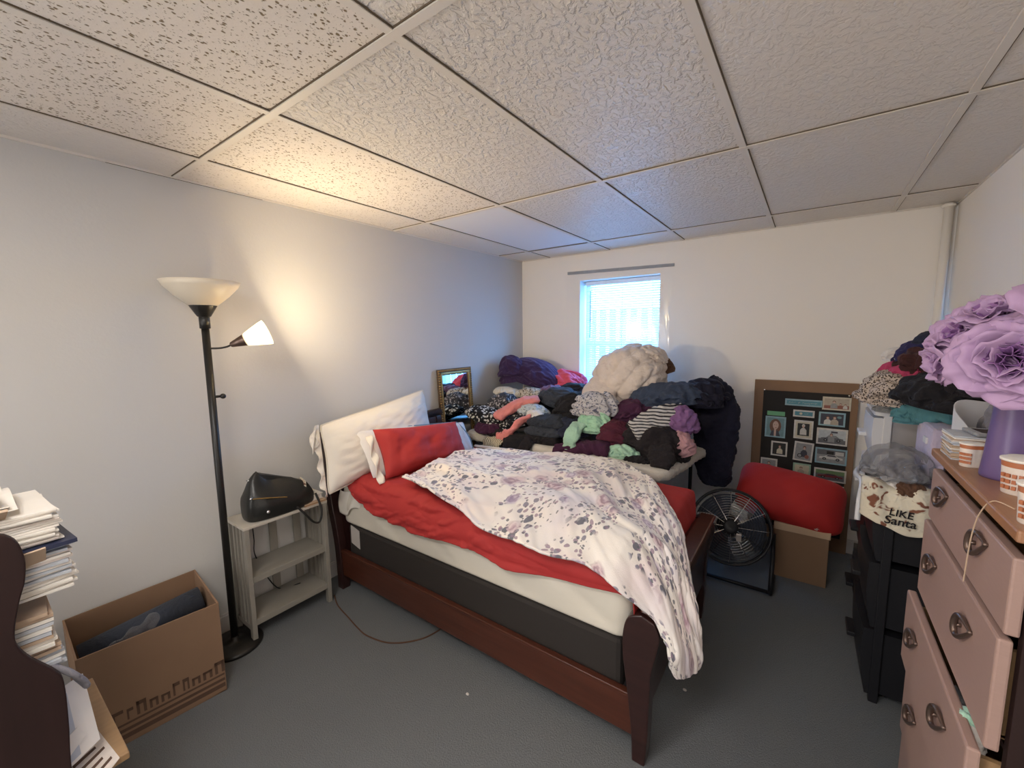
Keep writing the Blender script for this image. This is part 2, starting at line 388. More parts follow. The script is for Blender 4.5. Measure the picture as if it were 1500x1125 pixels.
def crumple(P, seed, freq, direction=None):
    """cloth folds: sharp creases between rounded ridges, several octaves, strongly warped, mostly one way per garment"""
    rg = np.random.RandomState(seed*7+3); out = np.zeros(len(P)); A = P.copy()
    for k in range(4):
        d = rg.normal(size=3); d /= np.linalg.norm(d); A = A+np.outer(np.sin(A@d*freq*(.5+.45*k)+rg.uniform(0, 6.28)), rg.normal(size=3))*(.55/freq/(1+.6*k))
    main = np.array(direction, float) if direction is not None else rg.normal(size=3); main /= np.linalg.norm(main)
    f, a = freq, 1.0
    for k in range(4):
        for q in range(2):
            d = main+rg.normal(size=3)*(.45+.25*k); d /= np.linalg.norm(d)
            w = np.abs(np.sin(A@d*f*rg.uniform(.8, 1.25)+rg.uniform(0, 6.28)))
            out += a*(w**(.75 if k < 2 else 1.0)-.62)*.5
        f *= 1.95; a *= .56
    return out
_ico = {}
def ico(n):
    if n not in _ico:
        bm = bmesh.new(); bmesh.ops.create_icosphere(bm, subdivisions=n, radius=1)
        v = np.array([x.co[:] for x in bm.verts]); f = [tuple(y.index for y in x.verts) for x in bm.faces]; bm.free(); _ico[n] = (v, f)
    return _ico[n]
def crumpled(seed, size, grow, n=42, fdir=None, flat=.6, lump=.2, p=2.0, iters=170):
    """a sheet with more cloth than room, relaxed over a dome until it buckles into folds"""
    rg = np.random.RandomState(seed); u = np.linspace(-1, 1, n); U, Vv = np.meshgrid(u, u, indexing='ij')
    x = U*np.sqrt(1-Vv*Vv/2); y = Vv*np.sqrt(1-U*U/2); r = np.sqrt(x*x+y*y)+1e-9; cx, cy = x/r, y/r; phi = r*1.9
    sn = np.sin(np.minimum(phi, PI/2)); up = np.where(phi < PI/2, np.cos(np.minimum(phi, PI/2)), -(phi-PI/2)*2.6)
    sq = 1/((np.abs(cx)**p+np.abs(cy)**p)**(1/p)) if p > 2 else 1.0
    P = np.stack([cx*sn*sq, cy*sn*sq, up], 2)
    lf = 1+lump*lowf(P.reshape(-1, 3), seed, 2.6).reshape(n, n); P[:,:,:2] *= lf[:,:,None]; P[:,:,2] = np.where(P[:,:,2] > 0, P[:,:,2]*lf, P[:,:,2]*flat)
    S_ = np.array(size); P = P*S_; P0 = P.copy()
    a = rg.uniform(0, PI) if fdir is None else math.atan2(fdir[1], fdir[0])+PI/2
    gx = 1+grow*(.35+.65*abs(math.cos(a))); gy = 1+grow*(.35+.65*abs(math.sin(a)))
    nz = 1+.25*grow*lowf(np.stack([U, Vv, U*0], 2).reshape(-1, 3), seed+5, 4).reshape(n, n)
    def edges(du, dv):
        A = (slice(0, n-du), slice(max(0, -dv), n-max(0, dv))); B = (slice(du, n), slice(max(0, dv), n+min(0, dv))); return A, B
    E = []
    for du, dv, k in ((1, 0, 1), (0, 1, 1), (1, 1, .7), (1, -1, .7), (3, 0, -.18), (0, 3, -.18), (2, 0, -.3), (0, 2, -.3)):
        A, B = edges(du, dv); L = np.linalg.norm(P0[A]-P0[B], axis=2)*(gx if dv == 0 else gy if du == 0 else (gx+gy)/2)*nz[A]
        E.append((A, B, L*(1 if k > 0 else .88), abs(k), k < 0))
    N = P/(S_*S_); N /= np.linalg.norm(N, axis=2)[:,:,None]+1e-9
    nzd = lowf(np.stack([U, Vv, U*0], 2).reshape(-1, 3), seed+9, 9, 9).reshape(n, n); sc = float(min(size))
    P = P+N*(np.abs(nzd)*.10*sc)[:,:,None]; edge = np.clip((r-.93)/.05, 0, 1)[:,:,None]; vel = np.zeros_like(P)
    for it in range(iters):
        D = np.zeros_like(P); W = np.zeros((n, n, 1))
        for A, B, L, k, only in E:
            d = P[B]-P[A]; l = np.linalg.norm(d, axis=2)+1e-9; c = (l-L)/l
            if only: c = np.minimum(c, 0)
            c = (c*.5*k)[:,:,None]*d; D[A] += c; D[B] -= c; W[A] += k; W[B] += k
        P = P+D/np.maximum(W, 1)*1.9
        P[:,:,2] -= sc*.0016
        q = P/S_; q[:,:,2] = np.where(q[:,:,2] > 0, q[:,:,2], 0); rr = np.linalg.norm(q, axis=2)/lf/ (sq if p > 2 else 1.0)
        f = np.clip(rr, .90, 1.30)/np.maximum(rr, 1e-6); up_ = P[:,:,2] > 0
        P = np.where(up_[:,:,None], P*f[:,:,None], P*np.stack([f, f, np.ones_like(f)], 2))
        P = P*(1-edge)+P0*edge
    return P
def heap(name, label, cat, c, size, m, seed, rot=(0,0,0), fold=.16, ff=5, fdir=None, lump=.22, flat=.55, parent=None, sub=5, group=None, minz=None, p=2.4):
    if sub >= 5:
        n = 42; G = crumpled(seed, size, fold*3.4, n, fdir, flat, lump*.8, p if p > 3 else 2.0); P = G.reshape(-1, 3)
        f = [(i*n+j, i*n+j+1, (i+1)*n+j+1, (i+1)*n+j) for i in range(n-1) for j in range(n-1)]
    else:
        v, f = ico(sub); P = v.copy(); pn = (np.abs(P)**p).sum(1)**(1/p); P = P/pn[:,None]
        r = 1+lump*lowf(v, seed, 2.6)+crumple(v, seed+1, ff*.62, fdir)*fold*2.1; P = P*r[:,None]
        P[:,2] = np.where(P[:,2] < 0, P[:,2]*flat, P[:,2]); P = P*np.array(size)
    R = RZ(rot[2]) @ RY(rot[1]) @ RX(rot[0]); P = P@np.array(R).T + np.array(c)
    b = MB(); b.add(P.tolist(), f)
    o = b.build(name, m, parent, smooth=True)
    if sub >= 5: md = o.modifiers.new('subdivision', 'SUBSURF'); md.levels = 1; md.render_levels = 1
    if parent is None: tag(o, label, cat, group)
    return o
def catmull(ctrl, n):
    C = np.array(ctrl, float); m = len(C); out = []
    for t in np.linspace(0, m-1, n):
        i = min(int(t), m-2); u = t-i
        p0, p1, p2, p3 = C[max(i-1, 0)], C[i], C[i+1], C[min(i+2, m-1)]
        out.append(.5*(2*p1+(p2-p0)*u+(2*p0-5*p1+4*p2-p3)*u*u+(3*p1-p0-3*p2+p3)*u**3))
    return np.array(out)
def cloth_strip(name, label, cat, pts, widths, thick, m, seed, side=None, fold=.019, ff=30, ns=60, nc=28, group=None, parent=None, ragged=0):
    """a limp length of cloth (sleeve, leg, folded towel) along a path; cross-section is a wrinkled flat oval"""
    Pc = catmull(pts, ns); Wc = catmull([[w] for w in widths], ns)[:,0]; rg = np.random.RandomState(seed)
    T = np.gradient(Pc, axis=0); T /= np.linalg.norm(T, axis=1)[:,None]
    if side is None: side = (1, 0, 0)
    sd = np.array(side, float); G = []
    for i in range(ns):
        s = sd-T[i]*(sd@T[i]); s /= np.linalg.norm(s)+1e-9; nn = np.cross(T[i], s)
        e = min(i, ns-1-i)/(ns*.06); e = min(1, max(.02, e))**.5
        row = []
        for k in range(nc):
            a = 2*PI*k/nc; ca, sa = math.cos(a), math.sin(a)
            w = Wc[i]/2*(.93+.07*e)
            row.append(Pc[i]+s*w*math.copysign(abs(ca)**.8, ca)+nn*thick/2*e*math.copysign(abs(sa)**.8, sa))
        G.append(row)
    G = np.array(G); F = G.reshape(-1, 3)
    C = np.repeat(Pc, nc, axis=0); N = F-C; N /= np.linalg.norm(N, axis=1)[:,None]+1e-9
    d = fold*crumple(F, seed, ff*.8, sd)*1.5+fold*.5*lowf(F, seed+3, ff*.5)
    if ragged: d = d+ragged*lowf(F, seed+9, 55)
    F = F+N*d[:,None]
    b = MB(); b.grid(F.reshape(ns, nc, 3).tolist(), closed_v=True)
    b.add([], [])
    b.f += [tuple(range(nc)), tuple((ns-1)*nc+k for k in range(nc-1, -1, -1))]; b.mi += [0, 0]
    o = b.build(name, m, parent, smooth=True)
    if parent is None: tag(o, label, cat, group)
    return o
def pillow_mesh(c, ex, ey, ez, w, h, t, seed, wr=.012, ff=26, n=44, pin=.10, fdir=None, rnd=.03):
    """pillow: w along ex, h along ey, thickness t along ez"""
    ex, ey, ez = [np.array(V(*e).normalized()) for e in (ex, ey, ez)]; c = np.array(c); G = []
    U = np.linspace(-1, 1, n)
    def side(sg):
        R = []
        for u in U:
            row = []
            for v in U:
                e = max(0, (1-abs(u)**2.6))*max(0, (1-abs(v)**2.6)); z = sg*t/2*e**.58
                x = u*w/2*(1-pin*(1-abs(v)**2)*abs(u)**3*-.0-pin*.5*(1-v*v)*(u*u)); y = v*h/2*(1-pin*.5*(1-u*u)*(v*v))
                k = 1-rnd*(u*u*v*v)**2; row.append(c+ex*x*k+ey*y*k+ez*z)
            R.append(row)
        A = np.array(R).reshape(-1, 3)
        uu, vv = np.meshgrid(U, U, indexing='ij'); e = (np.clip((1-uu**8)*(1-vv**8), 0, 1)).reshape(-1)
        d = wr*.9*crumple(A, seed, ff*.55, fdir)+wr*.9*lowf(A, seed+2, ff*.4)
        return A+ez*(sg*d*e)[:,None]
    global PILLOW_EDGE
    T1 = side(1).reshape(n, n, 3); PILLOW_EDGE = [V(*T1[i, j]) for i, j in [(k, 0) for k in range(n-1)]+[(n-1, k) for k in range(n-1)]+[(k, n-1) for k in range(n-1, 0, -1)]+[(0, k) for k in range(n-1, 0, -1)]]
    b = MB(); b.grid(T1.tolist()); b.grid(side(-1).reshape(n, n, 3).tolist()); return b

# ------------------------------------------------------------------ room shell
XR, YB, YF, H = 3.02, 3.519, -1.9, 2.223
b = MB(); b.box((-.1, YF, -.1), (XR+.1, YB+.1, 0)); struct(b.build('floor', 'carpet'))
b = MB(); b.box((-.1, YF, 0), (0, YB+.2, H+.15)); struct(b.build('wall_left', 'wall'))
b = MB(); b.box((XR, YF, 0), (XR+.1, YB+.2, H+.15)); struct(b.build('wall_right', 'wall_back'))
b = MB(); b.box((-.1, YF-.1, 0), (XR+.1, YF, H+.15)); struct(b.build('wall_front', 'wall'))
WX0, WX1, WZ0, WZ1 = .636, 1.350, .90, 1.985
b = MB()
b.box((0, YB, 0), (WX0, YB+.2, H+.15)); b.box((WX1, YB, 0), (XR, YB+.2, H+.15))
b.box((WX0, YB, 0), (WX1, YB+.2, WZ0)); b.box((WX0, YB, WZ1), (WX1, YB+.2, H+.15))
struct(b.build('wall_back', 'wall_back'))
# ceiling: lay-in tiles on a painted tee grid
ceil = struct((lambda b: b.build('ceiling', 'gap'))(MB().box((0, YF, H+.03), (XR, YB, H+.12))))
XS = [0, .312, .9065, 1.5165, 2.116, 2.738, XR]; YS = [YF, -1.709, -.489, .731, 1.951, 3.149, YB]
rnd = random.Random(4)
for i in range(6):
    for j in range(6):
        x0, x1, y0, y1 = XS[i], XS[i+1], YS[j], YS[j+1]
        if i in (1,): mt = 'tileA'
        elif i == 2 and j <= 2: mt = 'tileA'
        elif i == 0: mt = 'tileA2' if j == 3 else 'tileB2'
        elif i >= 4: mt = 'tileB2' if i == 5 or j >= 3 else 'tileB'
        else: mt = 'tileB'
        if i == 1 and j == 4: mt = 'tileP'
        if j == 5: mt = 'tileB2'
        b = MB(); b.box((x0+.003, y0+.003, H+.004), (x1-.003, y1-.003, H+.022))
        o = b.build('ceiling_tile', mt, ceil)
b = MB(); b.cur = 0
for k, x in enumerate(XS[1:-1]): b.box((x-.012, YF, H-.002), (x+.012, YB, H+.006))
for y in YS[1:-1]: b.box((0, y-.012, H-.003), (XR, y+.012, H+.006))
b.cur = 1
for x in XS[1:-1]: b.box((x+.0125, YF, H+.0005), (x+.0155, YB, H+.0042))
for y in YS[1:-1]: b.box((0, y-.0155, H+.0005), (XR, y-.0125, H+.0042))
b.build('ceiling_grid', ['tee', 'gap'], ceil)
b = MB(); b.cur = 0; b.box((0, YF, H-.006), (.006, YB, H+.006)); b.box((.02, YB-.008, H-.005), (XR, YB, H+.006)); b.box((XR-.008, YF, H-.005), (XR, YB, H+.006))
b.build('ceiling_edge_angle', 'tee', ceil)
b = MB(); b.box((.33, 3.128, H-.0035), (.88, 3.137, H-.0032)); b.box((0, .5, H-.0065), (.005, 1.1, H-.006)); b.build('ceiling_crack', 'gap', ceil)
# baseboards
b = MB(); b.box((0, YF, 0), (.014, YB, .085)); b.box((0, YF, .085), (.009, YB, .095)); struct(b.build('baseboard_left', 'base'))
b = MB(); b.box((.014, YB-.014, 0), (XR, YB, .085)); b.box((.014, YB-.009, .085), (XR, YB, .095)); struct(b.build('baseboard_back', 'base'))
b = MB(); b.box((XR-.014, YF, 0), (XR, YB-.014, .085)); struct(b.build('baseboard_right', 'base'))
# painted pipe in the back right corner
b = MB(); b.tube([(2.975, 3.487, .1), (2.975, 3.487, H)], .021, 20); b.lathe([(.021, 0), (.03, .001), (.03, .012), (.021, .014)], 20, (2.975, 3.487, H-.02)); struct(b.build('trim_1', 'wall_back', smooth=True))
# window
win = struct(bpy.data.objects.new('window_1', None)); COL.objects.link(win); win.location = (1.0, YB, WZ0); WL[win] = V(1.0, YB, WZ0)
b = MB()
for a, c in (((WX0, 3.66, WZ0), (WX0+.035, 3.715, WZ1)), ((WX1-.035, 3.66, WZ0), (WX1, 3.715, WZ1)), ((WX0, 3.66, WZ1-.035), (WX1, 3.715, WZ1)), ((WX0, 3.66, WZ0), (WX1, 3.715, WZ0+.04))): b.box(a, c)
b.build('window_frame', 'white', win, bevel=.003)
b = MB(); b.box((WX0+.035, 3.665, 1.40), (WX1-.035, 3.70, 1.44)); b.build('meeting_rail', 'white', win, bevel=.003)
b = MB(); b.box((WX0+.035, 3.690, WZ0+.04), (WX1-.035, 3.694, WZ1-.035)); b.build('window_pane', 'glass', win)
b = MB(); b.box((WX0-.02, YB-.012, WZ0-.02), (WX1+.02, 3.66, WZ0)); b.build('window_sill', 'white', win, bevel=.003)
# the blind
bl = thing('window_blind', 'white horizontal slat blind lowered over the window', 'blind', (1.0, 3.62, WZ1))
b = MB(); b.box((WX0+.015, 3.605, WZ1-.04), (WX1-.015, 3.645, WZ1-.005)); b.build('headrail', 'white', bl, bevel=.003)
b = MB(); z = WZ1-.058
while z > WZ0+.03:
    R = RX(42); x0, x1 = WX0+.018, WX1-.018; G = []
    for q in (-1, -.4, .4, 1):
        p = R @ V(0, q*.0125, .0022*(1-q*q)); G.append([(x0, 3.625+p.y, z+p.z), (x1, 3.625+p.y, z+p.z)])
    b.grid(G); z -= .0205
b.build('slats', 'blind', bl, smooth=True)
b = MB()
for x in (WX0+.11, 1.0, WX1-.085): b.tube([(x, 3.611, WZ1-.04), (x, 3.611, WZ0+.02)], .0016, 6)
b.build('ladder_cord', 'white', bl)
b = MB(); b.tube([(WX0+.065, 3.600, WZ1-.09), (WX0+.063, 3.598, 1.47)], .0035, 8); b.build('tilt_wand', 'c_slate2', bl)
b = MB(); b.box((WX0+.02, 3.612, WZ0+.012), (WX1-.02, 3.638, WZ0+.028)); b.build('bottom_rail', 'white', bl)
# plastic insulation film taped round the window
fm = thing('plastic_window_film', 'clear plastic insulation film taped to the wall around the window', 'plastic film', (.98, YB, 2.05))
G = []; n1, n2 = 70, 60; rg = np.random.RandomState(5)
for i in range(n2+1):
    row = []
    for j in range(n1+1):
        u, v = j/n1, i/n2; x = .49+.95*u; z = 2.052-1.17*v
        side = max(0, 1-u/.2)+max(0, (u-.8)/.2)
        d = .006+.004*side*(1-abs(math.sin(x*95+3*math.sin(z*4))))+.003*math.sin(x*38+z*9)*side+.004*max(0, 1-v/.1)*(1-abs(math.sin(x*60+z*60)))+.003*math.sin(x*9+1)*math.sin(z*7)
        row.append((x+.006*side*math.sin(z*11), YB-.003-d, z))
    G.append(row)
b = MB(); b.grid(G); b.build('film', 'film', fm, smooth=True)
b = MB(); b.prism([(.515, 2.048), (1.457, 2.030), (1.458, 2.052), (.515, 2.072)], 'y', YB-.017, YB-.0005); b.build('tape', 'c_greyplastic', fm)
# outside the window
b = MB(); b.box((-3, 3.9, -.3), (5, 9, -.1)); o = struct(b.build('ground_outside', 'ground'))
b = MB()
for k in range(30):
    x = -1.2+k*.125; b.box((x, 4.72, -.1), (x+.07, 4.76, 1.785))
tag(b.build('board_fence', 'fence'), 'grey board fence standing outside behind the window blind', 'fence')

# ------------------------------------------------------------------ floor lamp
LX, LY = .155, .74
lamp = thing('floor_lamp', 'black floor lamp with cream bowl shade and lit side reading light', 'lamp', (LX, LY, 0))
b = MB(); b.lathe([(.001, .0), (.118, .0), (.12, .012), (.112, .020), (.05, .028), (.018, .036), (.016, .05)], 40, (LX, LY, 0)); b.build('base', 'black', lamp, smooth=True)
b = MB(); b.tube([(LX, LY, .03), (LX, LY, 1.56)], .0155, 18); b.lathe([(.0155, 0), (.021, .002), (.021, .055), (.016, .058)], 20, (LX, LY, 1.545)); b.build('pole', 'black', lamp, smooth=True)
b = MB(); b.tube([(LX, LY, 1.235), (LX+.012, LY+.034, 1.235)], .006, 10); b.sphere((LX+.014, LY+.04, 1.235), .0125); b.build('switch_knob', 'black', lamp, smooth=True)
b = MB(); b.lathe([(.016, 1.595), (.026, 1.60), (.052, 1.645), (.054, 1.65), (.015, 1.648)], 32, (LX, LY, 0)); b.build('shade_holder', 'black', lamp, smooth=True)
b = MB(); b.lathe([(.050, 1.645), (.10, 1.688), (.138, 1.730), (.150, 1.752), (.147, 1.753), (.134, 1.733), (.096, 1.692), (.046, 1.650)], 48, (LX, LY, 0)); b.build('bowl_shade', 'cream', lamp, smooth=True)
arm = catmull([(LX, LY, 1.457), (LX+.03, LY+.035, 1.457), (LX+.05, LY+.06, 1.463), (LX+.062, LY+.075, 1.472)], 16)
b = MB(); b.tube(arm.tolist(), .0042, 8); b.build('gooseneck', 'black', lamp, smooth=True)
ax = V(.50, .80, .36).normalized(); p0 = V(*arm[-1])
b = MB(); b.lathe([(.006, -.005), (.012, 0), (.020, .03), (.029, .064), (.027, .066), (.004, .056)], 24, p0, ax); b.build('lamp_socket', 'bronze', lamp, smooth=True)
sh = MB(); sh.lathe([(.028, .060), (.040, .096), (.053, .138), (.058, .158), (.0565, .1585), (.051, .138), (.038, .096), (.026, .061)], 32, p0, ax); sh.build('side_shade', 'shadeglass', lamp, smooth=True)
bc = p0+ax*.112
b = MB(); b.sphere(bc, .026, 16, 12); b.build('light_bulb', 'bulb', lamp, smooth=True)
pl = bpy.data.lights.new('reading_lamp_light', 'POINT'); pl.energy = 4.0; pl.color = (1.0, .76, .46); pl.shadow_soft_size = .03
po = bpy.data.objects.new('reading_lamp_light', pl); COL.objects.link(po); po.location = bc+ax*.035
dl = bpy.data.lights.new('reading_lamp_beam', 'AREA'); dl.shape = 'DISK'; dl.size = .085; dl.energy = 8; dl.color = (1.0, .80, .52)
do = bpy.data.objects.new('reading_lamp_beam', dl); COL.objects.link(do); do.location = p0+ax*.160; do.rotation_euler = (-ax).to_track_quat('Z', 'Y').to_euler()

# ------------------------------------------------------------------ slatted shelf by the bed, with bag and books
SX0, SX1, SY0, SY1, SZ = .02, .232, .79, 1.215, .600
sh = thing('shelf_unit', 'grey painted three tier wooden shelf unit with slatted sides beside the bed', 'shelf', (.126, 1.0, 0))
b = MB(); b.box((SX0, SY0, SZ-.014), (SX1, SY1, SZ)); b.build('top_board', 'shelftop', sh, bevel=.002)
for z in (.335, .115): b = MB(); b.box((SX0+.004, SY0+.022, z-.03), (SX1-.008, SY1-.022, z)); b.build('shelf', 'greyp', sh, bevel=.002)
for y0 in (SY0+.004, SY1-.026):
    for x0 in (SX0+.002, SX1-.032): b = MB(); b.box((x0, y0, 0), (x0+.03, y0+.022, SZ-.014)); b.build('leg', 'greyp', sh, bevel=.002)
    b = MB()
    for x0 in (SX0+.052, SX0+.092, SX0+.132): b.box((x0, y0+.006, .085), (x0+.020, y0+.016, SZ-.014))
    b.box((SX0+.03, y0+.004, .06), (SX1-.03, y0+.018, .085)); b.build('side_slats', 'greyp', sh)
b = MB()
for y0 in (SY0+.055, SY0+.20, SY0+.33): b.box((SX0, y0, .085), (SX0+.008, y0+.040, SZ-.014))
b.build('back_slats', 'greyp', sh)

bag = thing('handbag', 'slouchy black leather handbag sitting on the grey shelf unit', 'handbag', (.14, 1.0, SZ))
def bag_body():
    prof = [(.0, .075, .165), (.03, .088, .172), (.07, .092, .172), (.11, .078, .158), (.15, .045, .135), (.175, .016, .10)]
    pr = catmull(prof, 26); G = []
    for i, (z, dx, dy) in enumerate(pr):
        row = []
        for k in range(56):
            a = 2*PI*k/56; c, s = math.cos(a), math.sin(a)
            row.append((.150+dx*math.copysign(abs(c)**.6, c), 1.0+dy*math.copysign(abs(s)**.7, s)+.0, SZ+.002+z+(.060*max(0, -s)**2-.035*max(0, s)**1.5)*(z/.175)**1.2))
        G.append(row)
    A = np.array(G); F = A.reshape(-1, 3); C = np.array([.135, 1.0, SZ+.08]); N = F-C; N /= np.linalg.norm(N, axis=1)[:,None]
    d = .014*(ridges(F, 3, 30, 4)-.35)+.010*lowf(F, 9, 22); d *= np.clip((F[:,2]-SZ)/.02, 0, 1); F = F+N*d[:,None]
    F[:,0] = np.maximum(F[:,0], .014)
    b = MB(); b.grid(F.reshape(A.shape).tolist(), closed_v=True); b.f += [tuple(range(56)), tuple(25*56+k for k in range(55, -1, -1))]; b.mi += [0, 0]
    return b
bag_body().build('bag_body', 'leather', bag, smooth=True)
b = MB(); b.tube(catmull([(.226, .845, SZ+.128), (.235, .92, SZ+.112), (.236, 1.0, SZ+.09)], 12).tolist(), .0032, 6); b.build('zip', 'gold', bag)
b = MB(); b.sphere((.236, .905, SZ+.045), .009); b.build('snap_button', 'chrome', bag, smooth=True)
b = MB(); b.sphere((.222, .838, SZ+.13), .006); b.tube([(.14, .855, SZ+.20), (.16, .92, SZ+.19), (.17, .96, SZ+.165)], .003, 6); b.build('zip_pull', 'chrome', bag, smooth=True)
b = MB(); b.tube(catmull([(.215, 1.03, SZ+.05), (.245, 1.075, SZ-.02), (.252, 1.12, SZ-.085), (.252, 1.155, SZ-.095), (.250, 1.17, SZ-.03), (.215, 1.16, SZ+.055)], 40).tolist(), .006, 8); b.build('strap', 'leather', bag, smooth=True)
b = MB(); b.box((.12, 1.115, SZ+.06), (.215, 1.125, SZ+.135), RZ(-14)); b.build('pattern_trim', 'pr_xmas', bag)
bk = thing('book', 'thick book with picture cover lying on top of another book on the shelf', 'book', (.14, 1.16, SZ+.014), 'books on the shelf unit')
b = MB(); b.box((.045, 1.105, SZ+.016), (.205, 1.200, SZ+.040)); b.build('pages', 'paper', bk)
b = MB(); b.box((.04, 1.10, SZ+.040), (.21, 1.206, SZ+.043)); b.box((.04, 1.10, SZ+.0135), (.21, 1.206, SZ+.016)); b.build('cover', 'paper', bk)
b = MB(); b.box((.055, 1.115, SZ+.043), (.165, 1.19, SZ+.0436)); b.build('cover_picture', 'paperB', bk)
bk = thing('book', 'thin tan book under the picture book at the end of the shelf', 'book', (.14, 1.16, SZ), 'books on the shelf unit')
b = MB(); b.box((.025, 1.09, SZ), (.236, 1.212, SZ+.003)); b.box((.025, 1.09, SZ+.010), (.236, 1.212, SZ+.0128)); b.build('cover', 'kraft', bk)
b = MB(); b.box((.027, 1.092, SZ+.003), (.233, 1.21, SZ+.010)); b.build('pages', 'woodL', bk)
b = MB(); b.tube(catmull([(.05, .9, SZ-.02), (.045, .905, .45), (.04, .91, .34), (.045, 1.0, .125), (.10, 1.10, .12)], 40).tolist(), .0028, 6); tag(b.build('power_cord', 'blackp', smooth=True), 'thin black cord hanging inside the grey shelf unit', 'cord')
b = MB(); b.tube(catmull([(.20, 1.24, .005), (.30, 1.20, .004), (.435, 1.175, .004), (.55, 1.155, .004), (.646, 1.148, .004), (.784, 1.185, .004), (.888, 1.297, .004), (.92, 1.45, .004)], 60).tolist(), .0035, 6); tag(b.build('extension_cord', 'c_brown', smooth=True), 'brown cord curving across the carpet and under the bed', 'cord')

# ------------------------------------------------------------------ cardboard box with things in it
BX = [(.050, .205), (.395, .190), (.435, .600), (.030, .640)]
BX = [(.030, .205), (.372, .190), (.418, .606), (.030, .645)]
bx = thing('cardboard_box', 'open brown cardboard box on the carpet by the floor lamp', 'box', (.22, .41, 0))
def walls(b, poly, z0, z1, t):
    n = len(poly); c = V(sum(p[0] for p in poly)/n, sum(p[1] for p in poly)/n)
    inn = [(p[0]+(c.x-p[0])*t, p[1]+(c.y-p[1])*t) for p in poly]
    for i in range(n):
        j = (i+1) % n; a, d, e, f = poly[i], poly[j], inn[j], inn[i]
        vs = [(*a, z0), (*d, z0), (*e, z0), (*f, z0), (*a, z1), (*d, z1), (*e, z1), (*f, z1)]
        b.add(vs, [(0,1,2,3), (7,6,5,4), (0,4,5,1), (2,6,7,3), (1,5,6,2), (0,3,7,4)])
b = MB(); walls(b, BX, 0, .40, .03); b.prism(BX, 'z', .0, .006); b.build('box_body', 'card', bx)
b = MB()
A0, A1 = V(.372, .19, 0), V(.418, .606, 0); dn = (A1-A0).normalized(); nn = V(dn.y, -dn.x, 0)
def onface(u0, u1, z0, z1, t=.0012):
    p = A0+dn*u0+nn*.0008; q = A0+dn*u1+nn*.0008
    b.add([(p.x, p.y, z0), (q.x, q.y, z0), (q.x, q.y, z1), (p.x, p.y, z1), (p.x-nn.x*.003, p.y-nn.y*.003, z0), (q.x-nn.x*.003, q.y-nn.y*.003, z0), (q.x-nn.x*.003, q.y-nn.y*.003, z1), (p.x-nn.x*.003, p.y-nn.y*.003, z1)], [(0,1,2,3), (4,5,6,7), (0,3,7,4), (1,2,6,5), (0,1,5,4), (3,2,6,7)])
onface(.02, .415, .022, .040); onface(.02, .415, .050, .062); onface(.02, .415, .075, .083)
r5 = random.Random(5); u = .03
while u < .40:
    w = r5.uniform(.018, .034); hh = r5.uniform(.03, .055)
    onface(u, u+w*.3, .092, .092+hh); onface(u, u+w, .092+hh*.72, .092+hh)
    if r5.random() < .6: onface(u+w*.7, u+w, .092, .092+hh)
    u += w+.009
b.build('printed_band', 'ink', bx)
b = MB(); b.tube([(.17, .225, .285), (.20, .61, .335)], .055, 24); tag(b.build('rolled_mat', 'c_slate2', smooth=True), 'dark rolled-up mat lying inside the cardboard box', 'mat')
b = MB(); b.sphere((.30, .455, .335), .010); b.tube([(.30, .455, .006), (.30, .455, .33)], .004, 6); tag(b.build('white_knob_rod', 'blackp', smooth=True), 'thin rod with round knob standing in the cardboard box', 'rod')
G = []
for i in range(20):
    row = []
    for j in range(14):
        u, v = i/19, j/13; row.append((.352+.03*u-.05*v+.005*math.sin(u*19+v*4), .225+.19*u+.01*math.sin(v*9), .30+.145*(1-v)*(.45+.65*u)+.006*math.sin(u*23)))
    G.append(row)
b = MB(); b.grid(G); tag(b.build('plastic_bag', 'bagclear', smooth=True, solid=.002), 'crumpled clear plastic bag poking out of the cardboard box', 'bag')

# ------------------------------------------------------------------ bed
BY0, BY1 = 1.305, 2.285
bed = thing('bed_frame', 'dark mahogany sleigh bed frame against the left wall', 'bed', (1.0, 1.8, 0))
hb = catmull([(.185, .0), (.180, .15), (.165, .32), (.120, .52), (.085, .70), (.072, .82), (.055, .90), (.022, .925)], 36).tolist()
hi = catmull([(.010, .890), (.022, .86), (.034, .78), (.046, .62), (.075, .48), (.115, .30), (.130, .15), (.135, .0)], 36).tolist()
post = hb+hi
for y0 in (BY0, BY1-.05): b = MB(); b.prism(post, 'y', y0, y0+.05); b.build('headboard_post', 'wood', bed, bevel=.004)
pan = [(x-.008, z) for x, z in hb[6:]]+[(x+.006, z) for x, z in hi[:-9]]
b = MB(); b.prism(pan, 'y', BY0+.05, BY1-.05); b.build('headboard', 'wood', bed)
b = MB(); b.tube([(.040, BY0-.003, .912), (.040, BY1+.003, .912)], .030, 20); b.build('headboard_roll', 'wood', bed, smooth=True)
fo = catmull([(1.945, .0), (1.940, .10), (1.925, .24), (1.905, .38), (1.903, .47), (1.920, .535), (1.965, .560)], 30).tolist()
fi = catmull([(2.010, .545), (2.028, .50), (2.020, .44), (2.005, .36), (2.000, .25), (1.998, .12), (1.990, .0)], 30).tolist()
for y0 in (BY0, BY1-.05): b = MB(); b.prism(fo+fi, 'y', y0, y0+.05); b.build('footboard_post', 'wood', bed, bevel=.005)
pan = [(x+.010, z) for x, z in fo[8:]]+[(x-.008, z) for x, z in fi[:-8]]
b = MB(); b.prism(pan, 'y', BY0+.05, BY1-.05); b.build('footboard', 'wood', bed)
b = MB(); b.box((1.955, BY0+.02, .545), (2.03, BY1-.0, .566)); b.build('footboard_cap', 'woodX', bed, bevel=.008)
